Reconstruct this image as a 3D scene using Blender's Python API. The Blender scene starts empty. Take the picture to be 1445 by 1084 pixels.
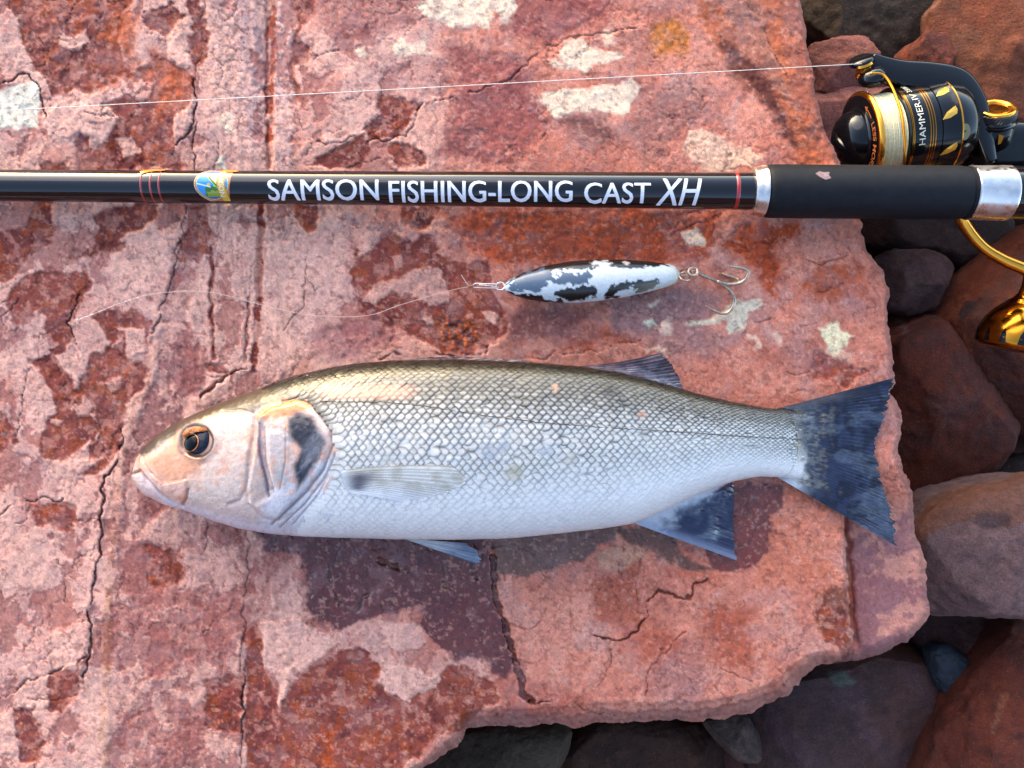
import bpy, bmesh, math, random
import numpy as np
from mathutils import Vector, Matrix, Quaternion

# ------------------------------------------------------------------ camera, sky, sun, exposure
sc = bpy.context.scene
S = 0.0004            # metres per photo pixel on the slab top
D = 0.50              # camera height above the slab top
CX, CY = 722.5, 542.0

cam_d = bpy.data.cameras.new('camera')
cam_d.sensor_fit = 'HORIZONTAL'
cam_d.sensor_width = 36.0
cam_d.lens = 36.0 * D / (1445 * S)
cam_d.clip_start = 0.01
cam_d.clip_end = 500.0
cam = bpy.data.objects.new('camera', cam_d)
cam.location = (0, 0, D)
sc.collection.objects.link(cam)
sc.camera = cam

SUN_EL, SUN_AZ = math.radians(11.0), math.radians(-28.0)
world = bpy.data.worlds.new('World')
sc.world = world
world.use_nodes = True
_n = world.node_tree.nodes
_sky = _n.new('ShaderNodeTexSky')
_sky.sky_type = 'NISHITA'
_sky.sun_disc = False
_sky.sun_elevation = SUN_EL
_sky.sun_rotation = SUN_AZ
_sky.air_density = 0.62
_sky.dust_density = 0.6
_sky.ozone_density = 0.0
world.node_tree.links.new(_sky.outputs[0], _n['Background'].inputs[0])
_n['Background'].inputs[1].default_value = 0.15

sun_d = bpy.data.lights.new('sun', 'SUN')
sun_d.energy = 0.25
sun_d.angle = math.radians(50)
sun_d.color = (1.0, 0.84, 0.68)
sun = bpy.data.objects.new('sun', sun_d)
_el = math.radians(35)
_sdir = Vector((math.sin(SUN_AZ) * math.cos(_el), math.cos(SUN_AZ) * math.cos(_el), math.sin(_el)))
sun.rotation_euler = (-_sdir).to_track_quat('-Z', 'Y').to_euler()
sc.collection.objects.link(sun)

vs = sc.view_settings
vs.view_transform = 'Standard'
vs.look = 'None'
vs.exposure = 2.74
vs.gamma = 1.0
vs.use_curve_mapping = False
sc.cycles.use_denoising = True
sc.cycles.max_bounces = 5
sc.cycles.diffuse_bounces = 3
sc.cycles.glossy_bounces = 3
sc.cycles.transmission_bounces = 3

# ------------------------------------------------------------------ helpers
rng = np.random.default_rng(7)
COL = sc.collection


def P(px, py, z=0.0):
    """photo pixel seen at height z -> world point"""
    f = S * (D - z) / D
    return np.array([(px - CX) * f, -(py - CY) * f, z])


def PV(px, py, z=0.0):
    return Vector(P(px, py, z))


def srgb(r, g, b, k=0.75):
    c = np.array([r, g, b], float) / 255.0
    l = np.where(c <= 0.04045, c / 12.92, ((c + 0.055) / 1.055) ** 2.4)
    return l * k


def sstep(a, b, x):
    t = np.clip((x - a) / (b - a), 0, 1)
    return t * t * (3 - 2 * t)


_tabs = {}


def vnoise(x, y, seed=0):
    if seed not in _tabs:
        _tabs[seed] = np.random.default_rng(1000 + seed).random((256, 256)).astype(np.float32)
    T = _tabs[seed]
    xi = np.floor(x).astype(np.int64); yi = np.floor(y).astype(np.int64)
    fx = (x - xi); fy = (y - yi)
    fx = fx * fx * fx * (fx * (fx * 6 - 15) + 10); fy = fy * fy * fy * (fy * (fy * 6 - 15) + 10)
    x0 = xi & 255; x1 = (xi + 1) & 255; y0 = yi & 255; y1 = (yi + 1) & 255
    a = T[x0, y0]; b = T[x1, y0]; c = T[x0, y1]; d = T[x1, y1]
    return (a + (b - a) * fx) * (1 - fy) + (c + (d - c) * fx) * fy


def fbm(x, y, scale, octv=4, seed=0, gain=0.5):
    s = 0; a = 1.0; n = 0
    ca, sa = math.cos(0.6), math.sin(0.6)
    xx = x / scale; yy = y / scale
    for k in range(octv):
        s = s + a * vnoise(xx + 13.7 * k, yy + 7.3 * k, seed + k)
        n += a; a *= gain
        xx, yy = (xx * ca - yy * sa) * 2.03, (xx * sa + yy * ca) * 2.03
    return s / n


_t3 = {}


def vnoise3(p, seed=0):
    if seed not in _t3:
        _t3[seed] = np.random.default_rng(5000 + seed).random((64, 64, 64)).astype(np.float32)
    T = _t3[seed]
    pi = np.floor(p).astype(np.int64); f = p - pi
    f = f * f * (3 - 2 * f)
    r = 0
    for i in (0, 1):
        for j in (0, 1):
            for k in (0, 1):
                w = (f[:, 0] if i else 1 - f[:, 0]) * (f[:, 1] if j else 1 - f[:, 1]) * (f[:, 2] if k else 1 - f[:, 2])
                r = r + w * T[(pi[:, 0] + i) & 63, (pi[:, 1] + j) & 63, (pi[:, 2] + k) & 63]
    return r


def fbm3(p, scale, octv=4, seed=0, gain=0.5):
    s = 0; a = 1.0; n = 0; q = p / scale
    for k in range(octv):
        s = s + a * vnoise3(q + 9.1 * k, seed + k)
        n += a; a *= gain; q = q * 2.03
    return s / n


def worley(x, y, scale, seed=0):
    """F1, F2 and cell random"""
    g = np.random.default_rng(3000 + seed)
    J = g.random((128, 128, 3)).astype(np.float32)
    xx = x / scale; yy = y / scale
    xi = np.floor(xx).astype(np.int64); yi = np.floor(yy).astype(np.int64)
    f1 = np.full(x.shape, 9.0); f2 = np.full(x.shape, 9.0); cr = np.zeros(x.shape)
    for dx in (-1, 0, 1):
        for dy in (-1, 0, 1):
            c = J[(xi + dx) & 127, (yi + dy) & 127]
            d = np.hypot(xi + dx + c[..., 0] - xx, yi + dy + c[..., 1] - yy)
            closer = d < f1
            f2 = np.where(closer, f1, np.minimum(f2, d))
            cr = np.where(closer, c[..., 2], cr)
            f1 = np.where(closer, d, f1)
    return f1, f2, cr


def seg_dist(X, Y, poly, closed=True):
    pts = list(poly)
    n = len(pts)
    best = np.full(X.shape, 1e9)
    for i in range(n if closed else n - 1):
        ax, ay = pts[i]; bx, by = pts[(i + 1) % n]
        vx, vy = bx - ax, by - ay
        L = vx * vx + vy * vy + 1e-9
        t = np.clip(((X - ax) * vx + (Y - ay) * vy) / L, 0, 1)
        best = np.minimum(best, (X - ax - t * vx) ** 2 + (Y - ay - t * vy) ** 2)
    return np.sqrt(best)


def inside(X, Y, poly):
    r = np.zeros(X.shape, bool)
    n = len(poly)
    for i in range(n):
        ax, ay = poly[i]; bx, by = poly[(i + 1) % n]
        if ay == by:
            continue
        c = ((ay > Y) != (by > Y)) & (X < (bx - ax) * (Y - ay) / (by - ay) + ax)
        r ^= c
    return r


def sdist(X, Y, poly):
    d = seg_dist(X, Y, poly)
    return np.where(inside(X, Y, poly), d, -d)     # positive inside


def resample(pts, n):
    pts = np.array(pts, float)
    d = np.r_[0, np.cumsum(np.linalg.norm(np.diff(pts, axis=0), axis=1))]
    t = np.linspace(0, d[-1], n)
    return np.stack([np.interp(t, d, pts[:, k]) for k in range(pts.shape[1])], 1)


def catmull(pts, per=8):
    p = np.array(pts, float)
    if len(p) < 3:
        return resample(p, per + 1)
    q = np.vstack([2 * p[0] - p[1], p, 2 * p[-1] - p[-2]])
    out = []
    for i in range(1, len(q) - 2):
        for t in np.linspace(0, 1, per, endpoint=False):
            a, b, c, d = q[i - 1], q[i], q[i + 1], q[i + 2]
            out.append(0.5 * (2 * b + (c - a) * t + (2 * a - 5 * b + 4 * c - d) * t * t + (-a + 3 * b - 3 * c + d) * t ** 3))
    out.append(p[-1])
    return np.array(out)


# ------------------------------------------------------------------ objects
def tag(o, label=None, cat=None, group=None, kind=None):
    if label: o['label'] = label
    if cat: o['category'] = cat
    if group: o['group'] = group
    if kind: o['kind'] = kind
    return o


def empty(name, loc=(0, 0, 0)):
    o = bpy.data.objects.new(name, None)
    o.empty_display_size = 0.02
    o.location = loc
    COL.objects.link(o)
    return o


def link(name, me, mat=None, parent=None, smooth=True):
    if mat is not None and not me.materials:
        me.materials.append(mat)
    if smooth and len(me.polygons):
        me.polygons.foreach_set('use_smooth', np.ones(len(me.polygons), bool))
    o = bpy.data.objects.new(name, me)
    COL.objects.link(o)
    if parent is not None:
        o.parent = parent
        w = Matrix.Identity(4)
        q = parent
        chain = []
        while q is not None:
            chain.append(q); q = q.parent
        for q in reversed(chain):
            w = w @ q.matrix_parent_inverse @ q.matrix_basis
        o.matrix_parent_inverse = w.inverted()
    return o


def mesh_np(name, V, F, attrs=None):
    """V (n,3), F (m,4) or (m,3) arrays; attrs name -> (n,) or (n,3)"""
    V = np.ascontiguousarray(V, np.float32)
    F = np.ascontiguousarray(F, np.int32)
    me = bpy.data.meshes.new(name)
    k = F.shape[1]
    me.vertices.add(len(V)); me.vertices.foreach_set('co', V.ravel())
    me.loops.add(F.size); me.loops.foreach_set('vertex_index', F.ravel())
    me.polygons.add(len(F))
    me.polygons.foreach_set('loop_start', np.arange(0, F.size, k, dtype=np.int32))
    me.update(calc_edges=True)
    me.validate()
    for a, v in (attrs or {}).items():
        v = np.asarray(v, np.float32)
        if v.ndim == 1:
            at = me.attributes.new(a, 'FLOAT', 'POINT'); at.data.foreach_set('value', v)
        else:
            at = me.attributes.new(a, 'FLOAT_COLOR', 'POINT')
            at.data.foreach_set('color', np.c_[v, np.ones(len(v))].astype(np.float32).ravel())
    return me


def grid_faces(nu, nv, wrap_v=False, flip=False):
    i = np.arange(nu - 1)[:, None]
    j = np.arange(nv if wrap_v else nv - 1)[None, :]
    j2 = (j + 1) % nv
    a = i * nv + j; b = (i + 1) * nv + j; c = (i + 1) * nv + j2; d = i * nv + j2
    F = np.stack([a, b, c, d], -1).reshape(-1, 4)
    return F[:, ::-1] if flip else F


class MB:
    def __init__(self):
        self.v = []; self.f = []; self.n = 0
        self.a = {}

    def add(self, V, F):
        V = np.asarray(V, float)
        self.v.append(V)
        self.f += [tuple(int(i) + self.n for i in f) for f in F]
        self.n += len(V)

    def build(self, name, mat, parent=None, smooth=True):
        me = bpy.data.meshes.new(name)
        me.from_pydata(np.vstack(self.v).tolist(), [], self.f)
        me.update()
        return link(name, me, mat, parent, smooth)


def tube_geo(path, rad, seg=8, cap=True):
    p = np.array(path, float); n = len(p)
    r = np.broadcast_to(np.asarray(rad, float), (n,))
    t = np.gradient(p, axis=0); t /= np.linalg.norm(t, axis=1)[:, None] + 1e-12
    u = np.cross(t[0], [0, 0, 1.0])
    if np.linalg.norm(u) < 1e-3: u = np.cross(t[0], [0, 1.0, 0])
    u /= np.linalg.norm(u)
    V = []
    for i in range(n):
        u = u - t[i] * np.dot(u, t[i]); u /= np.linalg.norm(u) + 1e-12
        w = np.cross(t[i], u)
        for k in range(seg):
            a = 2 * math.pi * k / seg
            V.append(p[i] + r[i] * (math.cos(a) * u + math.sin(a) * w))
    F = [tuple(x) for x in grid_faces(n, seg, True)]
    if cap:
        F.append(tuple(range(seg))); F.append(tuple(range((n - 1) * seg, n * seg))[::-1])
    return np.array(V), F


def tube(name, path, rad, mat, parent=None, seg=8):
    m = MB(); m.add(*tube_geo(path, rad, seg)); return m.build(name, mat, parent)


def lathe_geo(prof, O, A, seg=48, U=None):
    """prof list of (a, r): distance along axis A from O, radius"""
    A = np.array(A, float); A /= np.linalg.norm(A)
    if U is None:
        U = np.cross(A, [0, 0, 1.0])
        if np.linalg.norm(U) < 1e-3: U = np.array([1.0, 0, 0])
    U = np.array(U, float); U -= A * np.dot(U, A); U /= np.linalg.norm(U)
    W = np.cross(A, U)
    V = []
    for a, r in prof:
        for k in range(seg):
            t = 2 * math.pi * k / seg
            V.append(np.array(O) + A * a + r * (math.cos(t) * U + math.sin(t) * W))
    return np.array(V), [tuple(x) for x in grid_faces(len(prof), seg, True)]


def lathe(name, prof, O, A, mat, parent=None, seg=48, sharp=False):
    m = MB(); m.add(*lathe_geo(prof, O, A, seg))
    o = m.build(name, mat, parent)
    if sharp:
        o.data.set_sharp_from_angle(angle=math.radians(35))
    return o


# ------------------------------------------------------------------ materials
def new_mat(name):
    m = bpy.data.materials.new(name); m.use_nodes = True
    nt = m.node_tree
    return m, nt, nt.nodes['Principled BSDF']


def nd(nt, typ, **kw):
    n = nt.nodes.new(typ)
    for k, v in kw.items():
        if k.startswith('i_'):
            key = k[2:]
            n.inputs[int(key) if key.isdigit() else key].default_value = v
        else:
            setattr(n, k, v)
    return n


def mul_noise(nt, colsock, scale, lo, hi, detail=4, coords=None, rough=0.6):
    no = nd(nt, 'ShaderNodeTexNoise', i_Scale=scale, i_Detail=detail, i_Roughness=rough)
    if coords: nt.links.new(coords, no.inputs['Vector'])
    mr = nd(nt, 'ShaderNodeMapRange')
    mr.inputs['From Min'].default_value = 0.3; mr.inputs['From Max'].default_value = 0.7
    mr.inputs['To Min'].default_value = lo; mr.inputs['To Max'].default_value = hi
    nt.links.new(no.outputs['Fac'], mr.inputs['Value'])
    vm = nd(nt, 'ShaderNodeVectorMath', operation='SCALE')
    nt.links.new(colsock, vm.inputs[0]); nt.links.new(mr.outputs[0], vm.inputs['Scale'])
    return vm.outputs[0], no


def simple(name, col, rough=0.4, metal=0.0, coat=0.0, spec=0.5, noise=0.0, nscale=600, bump=0.0, bscale=1500, rvar=0.0):
    m, nt, b = new_mat(name)
    b.inputs['Base Color'].default_value = (*col, 1)
    b.inputs['Roughness'].default_value = rough
    b.inputs['Metallic'].default_value = metal
    b.inputs['Coat Weight'].default_value = coat
    b.inputs['Coat Roughness'].default_value = 0.06
    b.inputs['Specular IOR Level'].default_value = spec
    tc = nd(nt, 'ShaderNodeTexCoord')
    if noise:
        rgb = nd(nt, 'ShaderNodeRGB'); rgb.outputs[0].default_value = (*col, 1)
        s, _ = mul_noise(nt, rgb.outputs[0], nscale, 1 - noise, 1 + noise, coords=tc.outputs['Object'])
        nt.links.new(s, b.inputs['Base Color'])
    if rvar:
        no = nd(nt, 'ShaderNodeTexNoise', i_Scale=nscale * 0.7, i_Detail=5.0)
        nt.links.new(tc.outputs['Object'], no.inputs['Vector'])
        mr = nd(nt, 'ShaderNodeMapRange'); mr.inputs['From Min'].default_value = 0.35; mr.inputs['From Max'].default_value = 0.7
        mr.inputs['To Min'].default_value = rough; mr.inputs['To Max'].default_value = rough + rvar
        nt.links.new(no.outputs['Fac'], mr.inputs['Value']); nt.links.new(mr.outputs[0], b.inputs['Roughness'])
    if bump:
        no = nd(nt, 'ShaderNodeTexNoise', i_Scale=bscale, i_Detail=4.0)
        nt.links.new(tc.outputs['Object'], no.inputs['Vector'])
        bp = nd(nt, 'ShaderNodeBump'); bp.inputs['Strength'].default_value = bump; bp.inputs['Distance'].default_value = 0.0002
        nt.links.new(no.outputs['Fac'], bp.inputs['Height']); nt.links.new(bp.outputs[0], b.inputs['Normal'])
    return m


def stone_mat(name, bump=0.6, speck=0.28, scale=1.0, salt=0.15):
    m, nt, b = new_mat(name)
    at = nd(nt, 'ShaderNodeAttribute', attribute_name='col')
    wt = nd(nt, 'ShaderNodeAttribute', attribute_name='wet')
    tc = nd(nt, 'ShaderNodeTexCoord')
    c, n1 = mul_noise(nt, at.outputs['Color'], 900 * scale, 1 - speck, 1 + speck, 6, tc.outputs['Object'], 0.7)
    # sparse dark and light mineral grains
    vo = nd(nt, 'ShaderNodeTexNoise', i_Scale=1900.0 * scale, i_Detail=2.0)
    nt.links.new(tc.outputs['Object'], vo.inputs['Vector'])
    mr = nd(nt, 'ShaderNodeMapRange'); mr.inputs['From Min'].default_value = 0.33; mr.inputs['From Max'].default_value = 0.42
    mr.inputs['To Min'].default_value = 0.55; mr.inputs['To Max'].default_value = 1.0
    nt.links.new(vo.outputs['Fac'], mr.inputs['Value'])
    vm = nd(nt, 'ShaderNodeVectorMath', operation='SCALE')
    nt.links.new(c, vm.inputs[0]); nt.links.new(mr.outputs[0], vm.inputs['Scale'])
    # sparse pale salt grains
    sg = nd(nt, 'ShaderNodeTexVoronoi', i_Scale=420.0 * scale)
    nt.links.new(tc.outputs['Object'], sg.inputs['Vector'])
    sgr = nd(nt, 'ShaderNodeMapRange'); sgr.inputs['From Min'].default_value = 0.05; sgr.inputs['From Max'].default_value = 0.14
    sgr.inputs['To Min'].default_value = salt; sgr.inputs['To Max'].default_value = 0.0
    nt.links.new(sg.outputs['Distance'], sgr.inputs['Value'])
    mx = nd(nt, 'ShaderNodeMixRGB'); mx.inputs[2].default_value = (0.55, 0.42, 0.38, 1)
    nt.links.new(sgr.outputs[0], mx.inputs[0]); nt.links.new(vm.outputs[0], mx.inputs[1])
    nt.links.new(mx.outputs[0], b.inputs['Base Color'])
    rr = nd(nt, 'ShaderNodeMapRange'); rr.inputs['To Min'].default_value = 0.82; rr.inputs['To Max'].default_value = 0.10
    nt.links.new(wt.outputs['Fac'], rr.inputs['Value']); nt.links.new(rr.outputs[0], b.inputs['Roughness'])
    sp = nd(nt, 'ShaderNodeMapRange'); sp.inputs['To Min'].default_value = 0.25; sp.inputs['To Max'].default_value = 0.55
    nt.links.new(wt.outputs['Fac'], sp.inputs['Value']); nt.links.new(sp.outputs[0], b.inputs['Specular IOR Level'])
    n2 = nd(nt, 'ShaderNodeTexNoise', i_Scale=700.0 * scale, i_Detail=8.0, i_Roughness=0.65)
    nt.links.new(tc.outputs['Object'], n2.inputs['Vector'])
    bp = nd(nt, 'ShaderNodeBump'); bp.inputs['Strength'].default_value = bump; bp.inputs['Distance'].default_value = 0.0008 / scale
    nt.links.new(n2.outputs['Fac'], bp.inputs['Height']); nt.links.new(bp.outputs[0], b.inputs['Normal'])
    return m


M = {}
M['slab'] = stone_mat('slab_stone', 0.36, 0.15)
M['stone'] = stone_mat('boulder_stone', 0.9, 0.32, 0.7)
M['rod_black'] = simple('rod_gloss_black', (0.004, 0.003, 0.004), 0.10, 0, 0.2, 0.5, bump=0.03, bscale=300, rvar=0.08)
M['eva'] = simple('grip_foam', (0.006, 0.0065, 0.009), 0.6, 0, 0, 0.2, noise=0.35, nscale=250, bump=0.35, bscale=2600)
M['steel'] = simple('brushed_steel', (0.72, 0.66, 0.62), 0.2, 1.0, rvar=0.25, nscale=300)
M['white_print'] = simple('white_print', (0.72, 0.70, 0.74), 0.3, 0, 0.3, noise=0.06)
M['red_thread'] = simple('red_thread', (0.30, 0.012, 0.012), 0.25, 0, 0.6)
M['orange_tape'] = simple('orange_varnish', (0.75, 0.22, 0.02), 0.3, 0, 0.4)
M['reel_black'] = simple('reel_gloss_black', (0.004, 0.004, 0.005), 0.09, 0, 0.0, 0.38, rvar=0.1, nscale=500)
M['reel_satin'] = simple('reel_satin_black', (0.012, 0.012, 0.014), 0.35, 0, 0.2, bump=0.1)
M['gold'] = simple('gold_anodised', (0.85, 0.36, 0.045), 0.16, 1.0, rvar=0.12, nscale=300)
M['gold_dark'] = simple('amber_anodised', (0.62, 0.23, 0.02), 0.13, 1.0, rvar=0.08, nscale=300)
M['gold_print'] = simple('gold_print', (0.75, 0.42, 0.06), 0.3, 0.6)
M['orange_print'] = simple('orange_print', (0.62, 0.16, 0.04), 0.4, 0.2)
M['cream_print'] = simple('cream_print', (0.75, 0.68, 0.5), 0.4, 0.1)
M['braid'] = simple('braided_line', (0.74, 0.67, 0.42), 0.55, 0, 0, 0.4, noise=0.2, nscale=900)
M['braid_thin'] = simple('taut_braided_line', (0.75, 0.68, 0.58), 0.5)
M['hook'] = simple('rusty_hook_steel', (0.52, 0.38, 0.27), 0.24, 1.0, rvar=0.25, nscale=350, noise=0.45)
M['rust'] = simple('rust', (0.32, 0.11, 0.03), 0.6, 0.3, noise=0.4)

# ------------------------------------------------------------------ rock slab (height field in photo pixels)
OUT = [(-330, -300), (1118, -300), (1126, -60), (1130, 0), (1139, 60), (1150, 128), (1165, 185), (1184, 232), (1206, 296), (1226, 350),
       (1240, 380), (1256, 404), (1253, 440), (1260, 480), (1264, 530), (1257, 556), (1272, 590), (1269, 640), (1284, 690), (1291, 740),
       (1308, 800), (1311, 868), (1295, 886), (1280, 903), (1240, 926), (1180, 938), (1150, 940), (1128, 958), (1112, 982), (1060, 1006), (1010, 1012), (960, 1018),
       (900, 1019), (800, 1024), (720, 1028), (657, 1026), (650, 1050), (606, 1080), (560, 1110), (480, 1200), (430, 1340), (-330, 1340)]

_st = 1.7
gx = np.r_[np.arange(-330, -40, 9.0), np.arange(-40, 1330, _st)]
gy = np.r_[np.arange(-300, -40, 9.0), np.arange(-40, 1110, _st), np.arange(1110, 1345, 9.0)]
GX, GY = np.meshgrid(gx, gy, indexing='ij')
NXg, NYg = GX.shape

# edge-ragging warps
WX = (fbm(GX, GY, 34, 3, 11) - 0.5) * 26 + (fbm(GX, GY, 8, 3, 14) - 0.5) * 11
WY = (fbm(GX, GY, 34, 3, 21) - 0.5) * 26 + (fbm(GX, GY, 8, 3, 24) - 0.5) * 11
AX, AY = GX + WX, GY + WY
LX = GX + (fbm(GX, GY, 16, 3, 31) - 0.5) * 13
LY = GY + (fbm(GX, GY, 16, 3, 34) - 0.5) * 13
f_big = fbm(GX, GY, 190, 3, 41)
f_mid = fbm(GX, GY, 42, 4, 45)
f_sm = fbm(GX, GY, 11, 4, 51, 0.6)
f_fine = fbm(GX, GY, 4.5, 3, 57, 0.6)
f_str = fbm(GX * 1.0, GY * 0.16, 9, 4, 61, 0.6)      # streaks running down the picture


def bb(poly, m):
    xs = [p[0] for p in poly]; ys = [p[1] for p in poly]
    i0, i1 = np.searchsorted(gx, [min(xs) - m, max(xs) + m])
    j0, j1 = np.searchsorted(gy, [min(ys) - m, max(ys) + m])
    return slice(i0, i1), slice(j0, j1)


colA = np.zeros((NXg, NYg, 3))
PINK_L = srgb(216, 168, 157); PINK_R = srgb(208, 138, 122)
MAROON = srgb(146, 70, 60); CREAM = srgb(232, 205, 184); MAUVE = srgb(168, 122, 116)
RUST = srgb(176, 84, 58); BROWN = srgb(128, 72, 52); GREYP = srgb(186, 150, 146); GREEN = srgb(212, 210, 190)
OCHRE = srgb(200, 128, 82); CORAL = srgb(196, 108, 88); WETD = srgb(104, 42, 40); WETR = srgb(128, 58, 50); WETB = srgb(112, 84, 72)
tR = sstep(380, 760, GX + (f_big - 0.5) * 420)[..., None]
colA[:] = PINK_L * (1 - tR) + PINK_R * tR
hgt = np.zeros((NXg, NYg))          # millimetres
wetA = np.zeros((NXg, NYg))

# broad mottling
m = sstep(0.50, 0.66, 0.55 * f_mid + 0.45 * f_sm + 0.05 * (f_big - 0.5))[..., None]
colA = colA * (1 - 0.42 * m) + (0.55 * CORAL + 0.45 * MAUVE) * 0.42 * m
m = sstep(0.53, 0.66, fbm(GX, GY, 60, 4, 71))[..., None]
colA = colA * (1 - 0.4 * m) + GREYP * 0.4 * m


def patch(poly, col, amt=1.0, dz=0.0, edge=2.0, soft=0.0, hole=0.0, wet=0.0, warp=1.0, rough=0.0, hseed=0):
    """tint a patch with ragged edges, sink it by dz millimetres; hole = share eaten away by mottling"""
    global hgt
    I, J = bb(poly, 30 + soft)
    x = GX[I, J] + warp * WX[I, J]; y = GY[I, J] + warp * WY[I, J]
    sd = sdist(x, y, poly)
    if hole:
        nz = 0.5 * f_mid[I, J] + 0.5 * f_sm[I, J]
        sd = sd - hole * 60 * np.clip(nz - 0.47, -0.02, 1)
    mk = sstep(-edge - soft, edge + soft, sd)
    a = (mk * amt)[..., None]
    colA[I, J] = colA[I, J] * (1 - a) + np.asarray(col) * a
    hgt[I, J] += dz * mk
    if rough:
        hgt[I, J] += rough * mk * (f_sm[I, J] - 0.5) * 2
    if wet:
        wetA[I, J] = np.maximum(wetA[I, J] * 1.0, wet * mk)
    return I, J, mk


def stroke(line, col, w, amt=1.0, dz=0.0, soft=2.0, warp=0.6):
    I, J = bb(line, 30 + w)
    d = seg_dist(GX[I, J] + warp * (LX - GX)[I, J], GY[I, J] + warp * (LY - GY)[I, J], line, False)
    d = d + (f_sm[I, J] - 0.5) * w * 0.9
    mk = 1 - sstep(w * 0.5 - soft * 0.5, w * 0.5 + soft, d)
    if col is not None:
        a = (mk * amt)[..., None]
        colA[I, J] = colA[I, J] * (1 - a) + np.asarray(col) * a
    hgt[I, J] += dz * mk


def crack(line, w=2.2, dz=None, tint=0.5, warp=1.0, step=0.0):
    """an open crack; step lifts the ground on its left-hand side a little (millimetres)"""
    I, J = bb(line, 40)
    x = GX[I, J] + warp * (LX - GX)[I, J]; y = GY[I, J] + warp * (LY - GY)[I, J]
    d = seg_dist(x, y, line, False)
    # vary the width along the crack
    if dz is None: dz = -0.9 if w < 2.4 else -1.7
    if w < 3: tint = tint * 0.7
    nf = fbm(GX[I, J], GY[I, J], 24, 3, 81)
    ww = w * (0.1 + 1.3 * np.clip(nf - 0.2, 0, 1)) * (0.62 if w < 2.6 else 0.9)
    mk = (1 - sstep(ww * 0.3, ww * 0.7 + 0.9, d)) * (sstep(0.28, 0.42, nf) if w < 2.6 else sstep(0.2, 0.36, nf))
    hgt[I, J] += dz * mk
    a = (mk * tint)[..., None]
    colA[I, J] = colA[I, J] * (1 - a) + srgb(84, 46, 46) * a  # shade of the crack painted into the rock colour
    if step:
        # lip: raise one side, fading over 26 px
        L = np.array(line, float)
        t = L[-1] - L[0]
        nx, ny = -t[1], t[0]
        nn = math.hypot(nx, ny)
        c = L.mean(0)
        side = ((x - c[0]) * nx + (y - c[1]) * ny) / nn
        hgt[I, J] += step * np.exp(-d / 16) * np.where(side > 0, 1, 0) * (1 - mk)


# --- strata bands running down the left part
for line, col, w, amt, dz in [
    ([(308, -60), (306, 60), (312, 140), (300, 240), (288, 340)], GREYP, 26, 0.6, 0.3),
    ([(350, -60), (352, 0), (352, 120), (350, 240)], srgb(196, 160, 156), 34, 0.85, 0.5),
    ([(366, -60), (366, 60), (364, 130)], srgb(150, 124, 126), 10, 0.8, -0.3),
    ([(398, -60), (399, 60), (398, 150), (400, 236)], srgb(206, 170, 164), 26, 0.8, 0.5),
    ([(386, -60), (386, 10), (384, 40), (386, 62), (384, 95), (379, 130), (383, 170), (380, 236)], RUST, 9, 0.9, -0.6),
    ([(378, -40), (377, 60), (375, 130), (380, 236)], MAROON, 3.5, 0.85, -1.2),
    ([(327, 300), (322, 420), (322, 510)], srgb(212, 166, 154), 44, 0.9, 0.5),
    ([(282, 372), (277, 430), (274, 470), (282, 510)], srgb(214, 166, 154), 17, 0.9, 0.4),
    ([(400, 320), (392, 420), (392, 500)], srgb(208, 162, 150), 52, 0.75, 0.35),
    ([(220, 495), (206, 545), (190, 585), (180, 620), (172, 660), (162, 720), (158, 780)], srgb(206, 152, 136), 19, 0.85, 0.4),
    ([(160, 760), (153, 840), (150, 930), (148, 1010), (146, 1100)], srgb(206, 158, 132), 13, 0.8, 0.25),
    ([(156, 880), (150, 960), (149, 1000)], OCHRE, 5, 0.6, 0),
]:
    stroke(line, col, w, amt, dz)
for line, col, w, amt in [([(368, 286), (366, 360), (364, 420), (362, 470), (359, 522)], MAROON, 9, 0.95), ([(369, 300), (366, 430)], RUST, 4, 0.6),
                          ([(300, 350), (299, 410), (297, 450), (301, 508)], MAROON, 4.5, 0.9), ([(352, 420), (348, 470), (345, 510)], MAROON, 4, 0.8)]:
    stroke(line, col, w, amt, -1.0)

# --- the lower left: even, grainy, darker
patch([(152, 745), (345, 735), (345, 1340), (150, 1340)], 0.5 * MAUVE + 0.5 * srgb(168, 100, 96), 0.75, -0.6, 3, 10, 0, 0, 1.0, 0.35)
patch([(345, 760), (420, 770), (440, 870), (360, 1000), (345, 1000)], MAUVE, 0.55, -0.2, 3, 12)
# mauve column left of the head
patch([(249, 345), (277, 376), (271, 412), (269, 462), (277, 490), (288, 528), (283, 562), (260, 600), (222, 660), (230, 720), (190, 760), (165, 740), (177, 640),
       (199, 603), (202, 556), (222, 517), (216, 490), (238, 412)], 0.5 * MAUVE + 0.5 * srgb(150, 88, 92), 0.8, -0.9, 2, 3, 0.15, 0, 0.8, 0.4)

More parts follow.
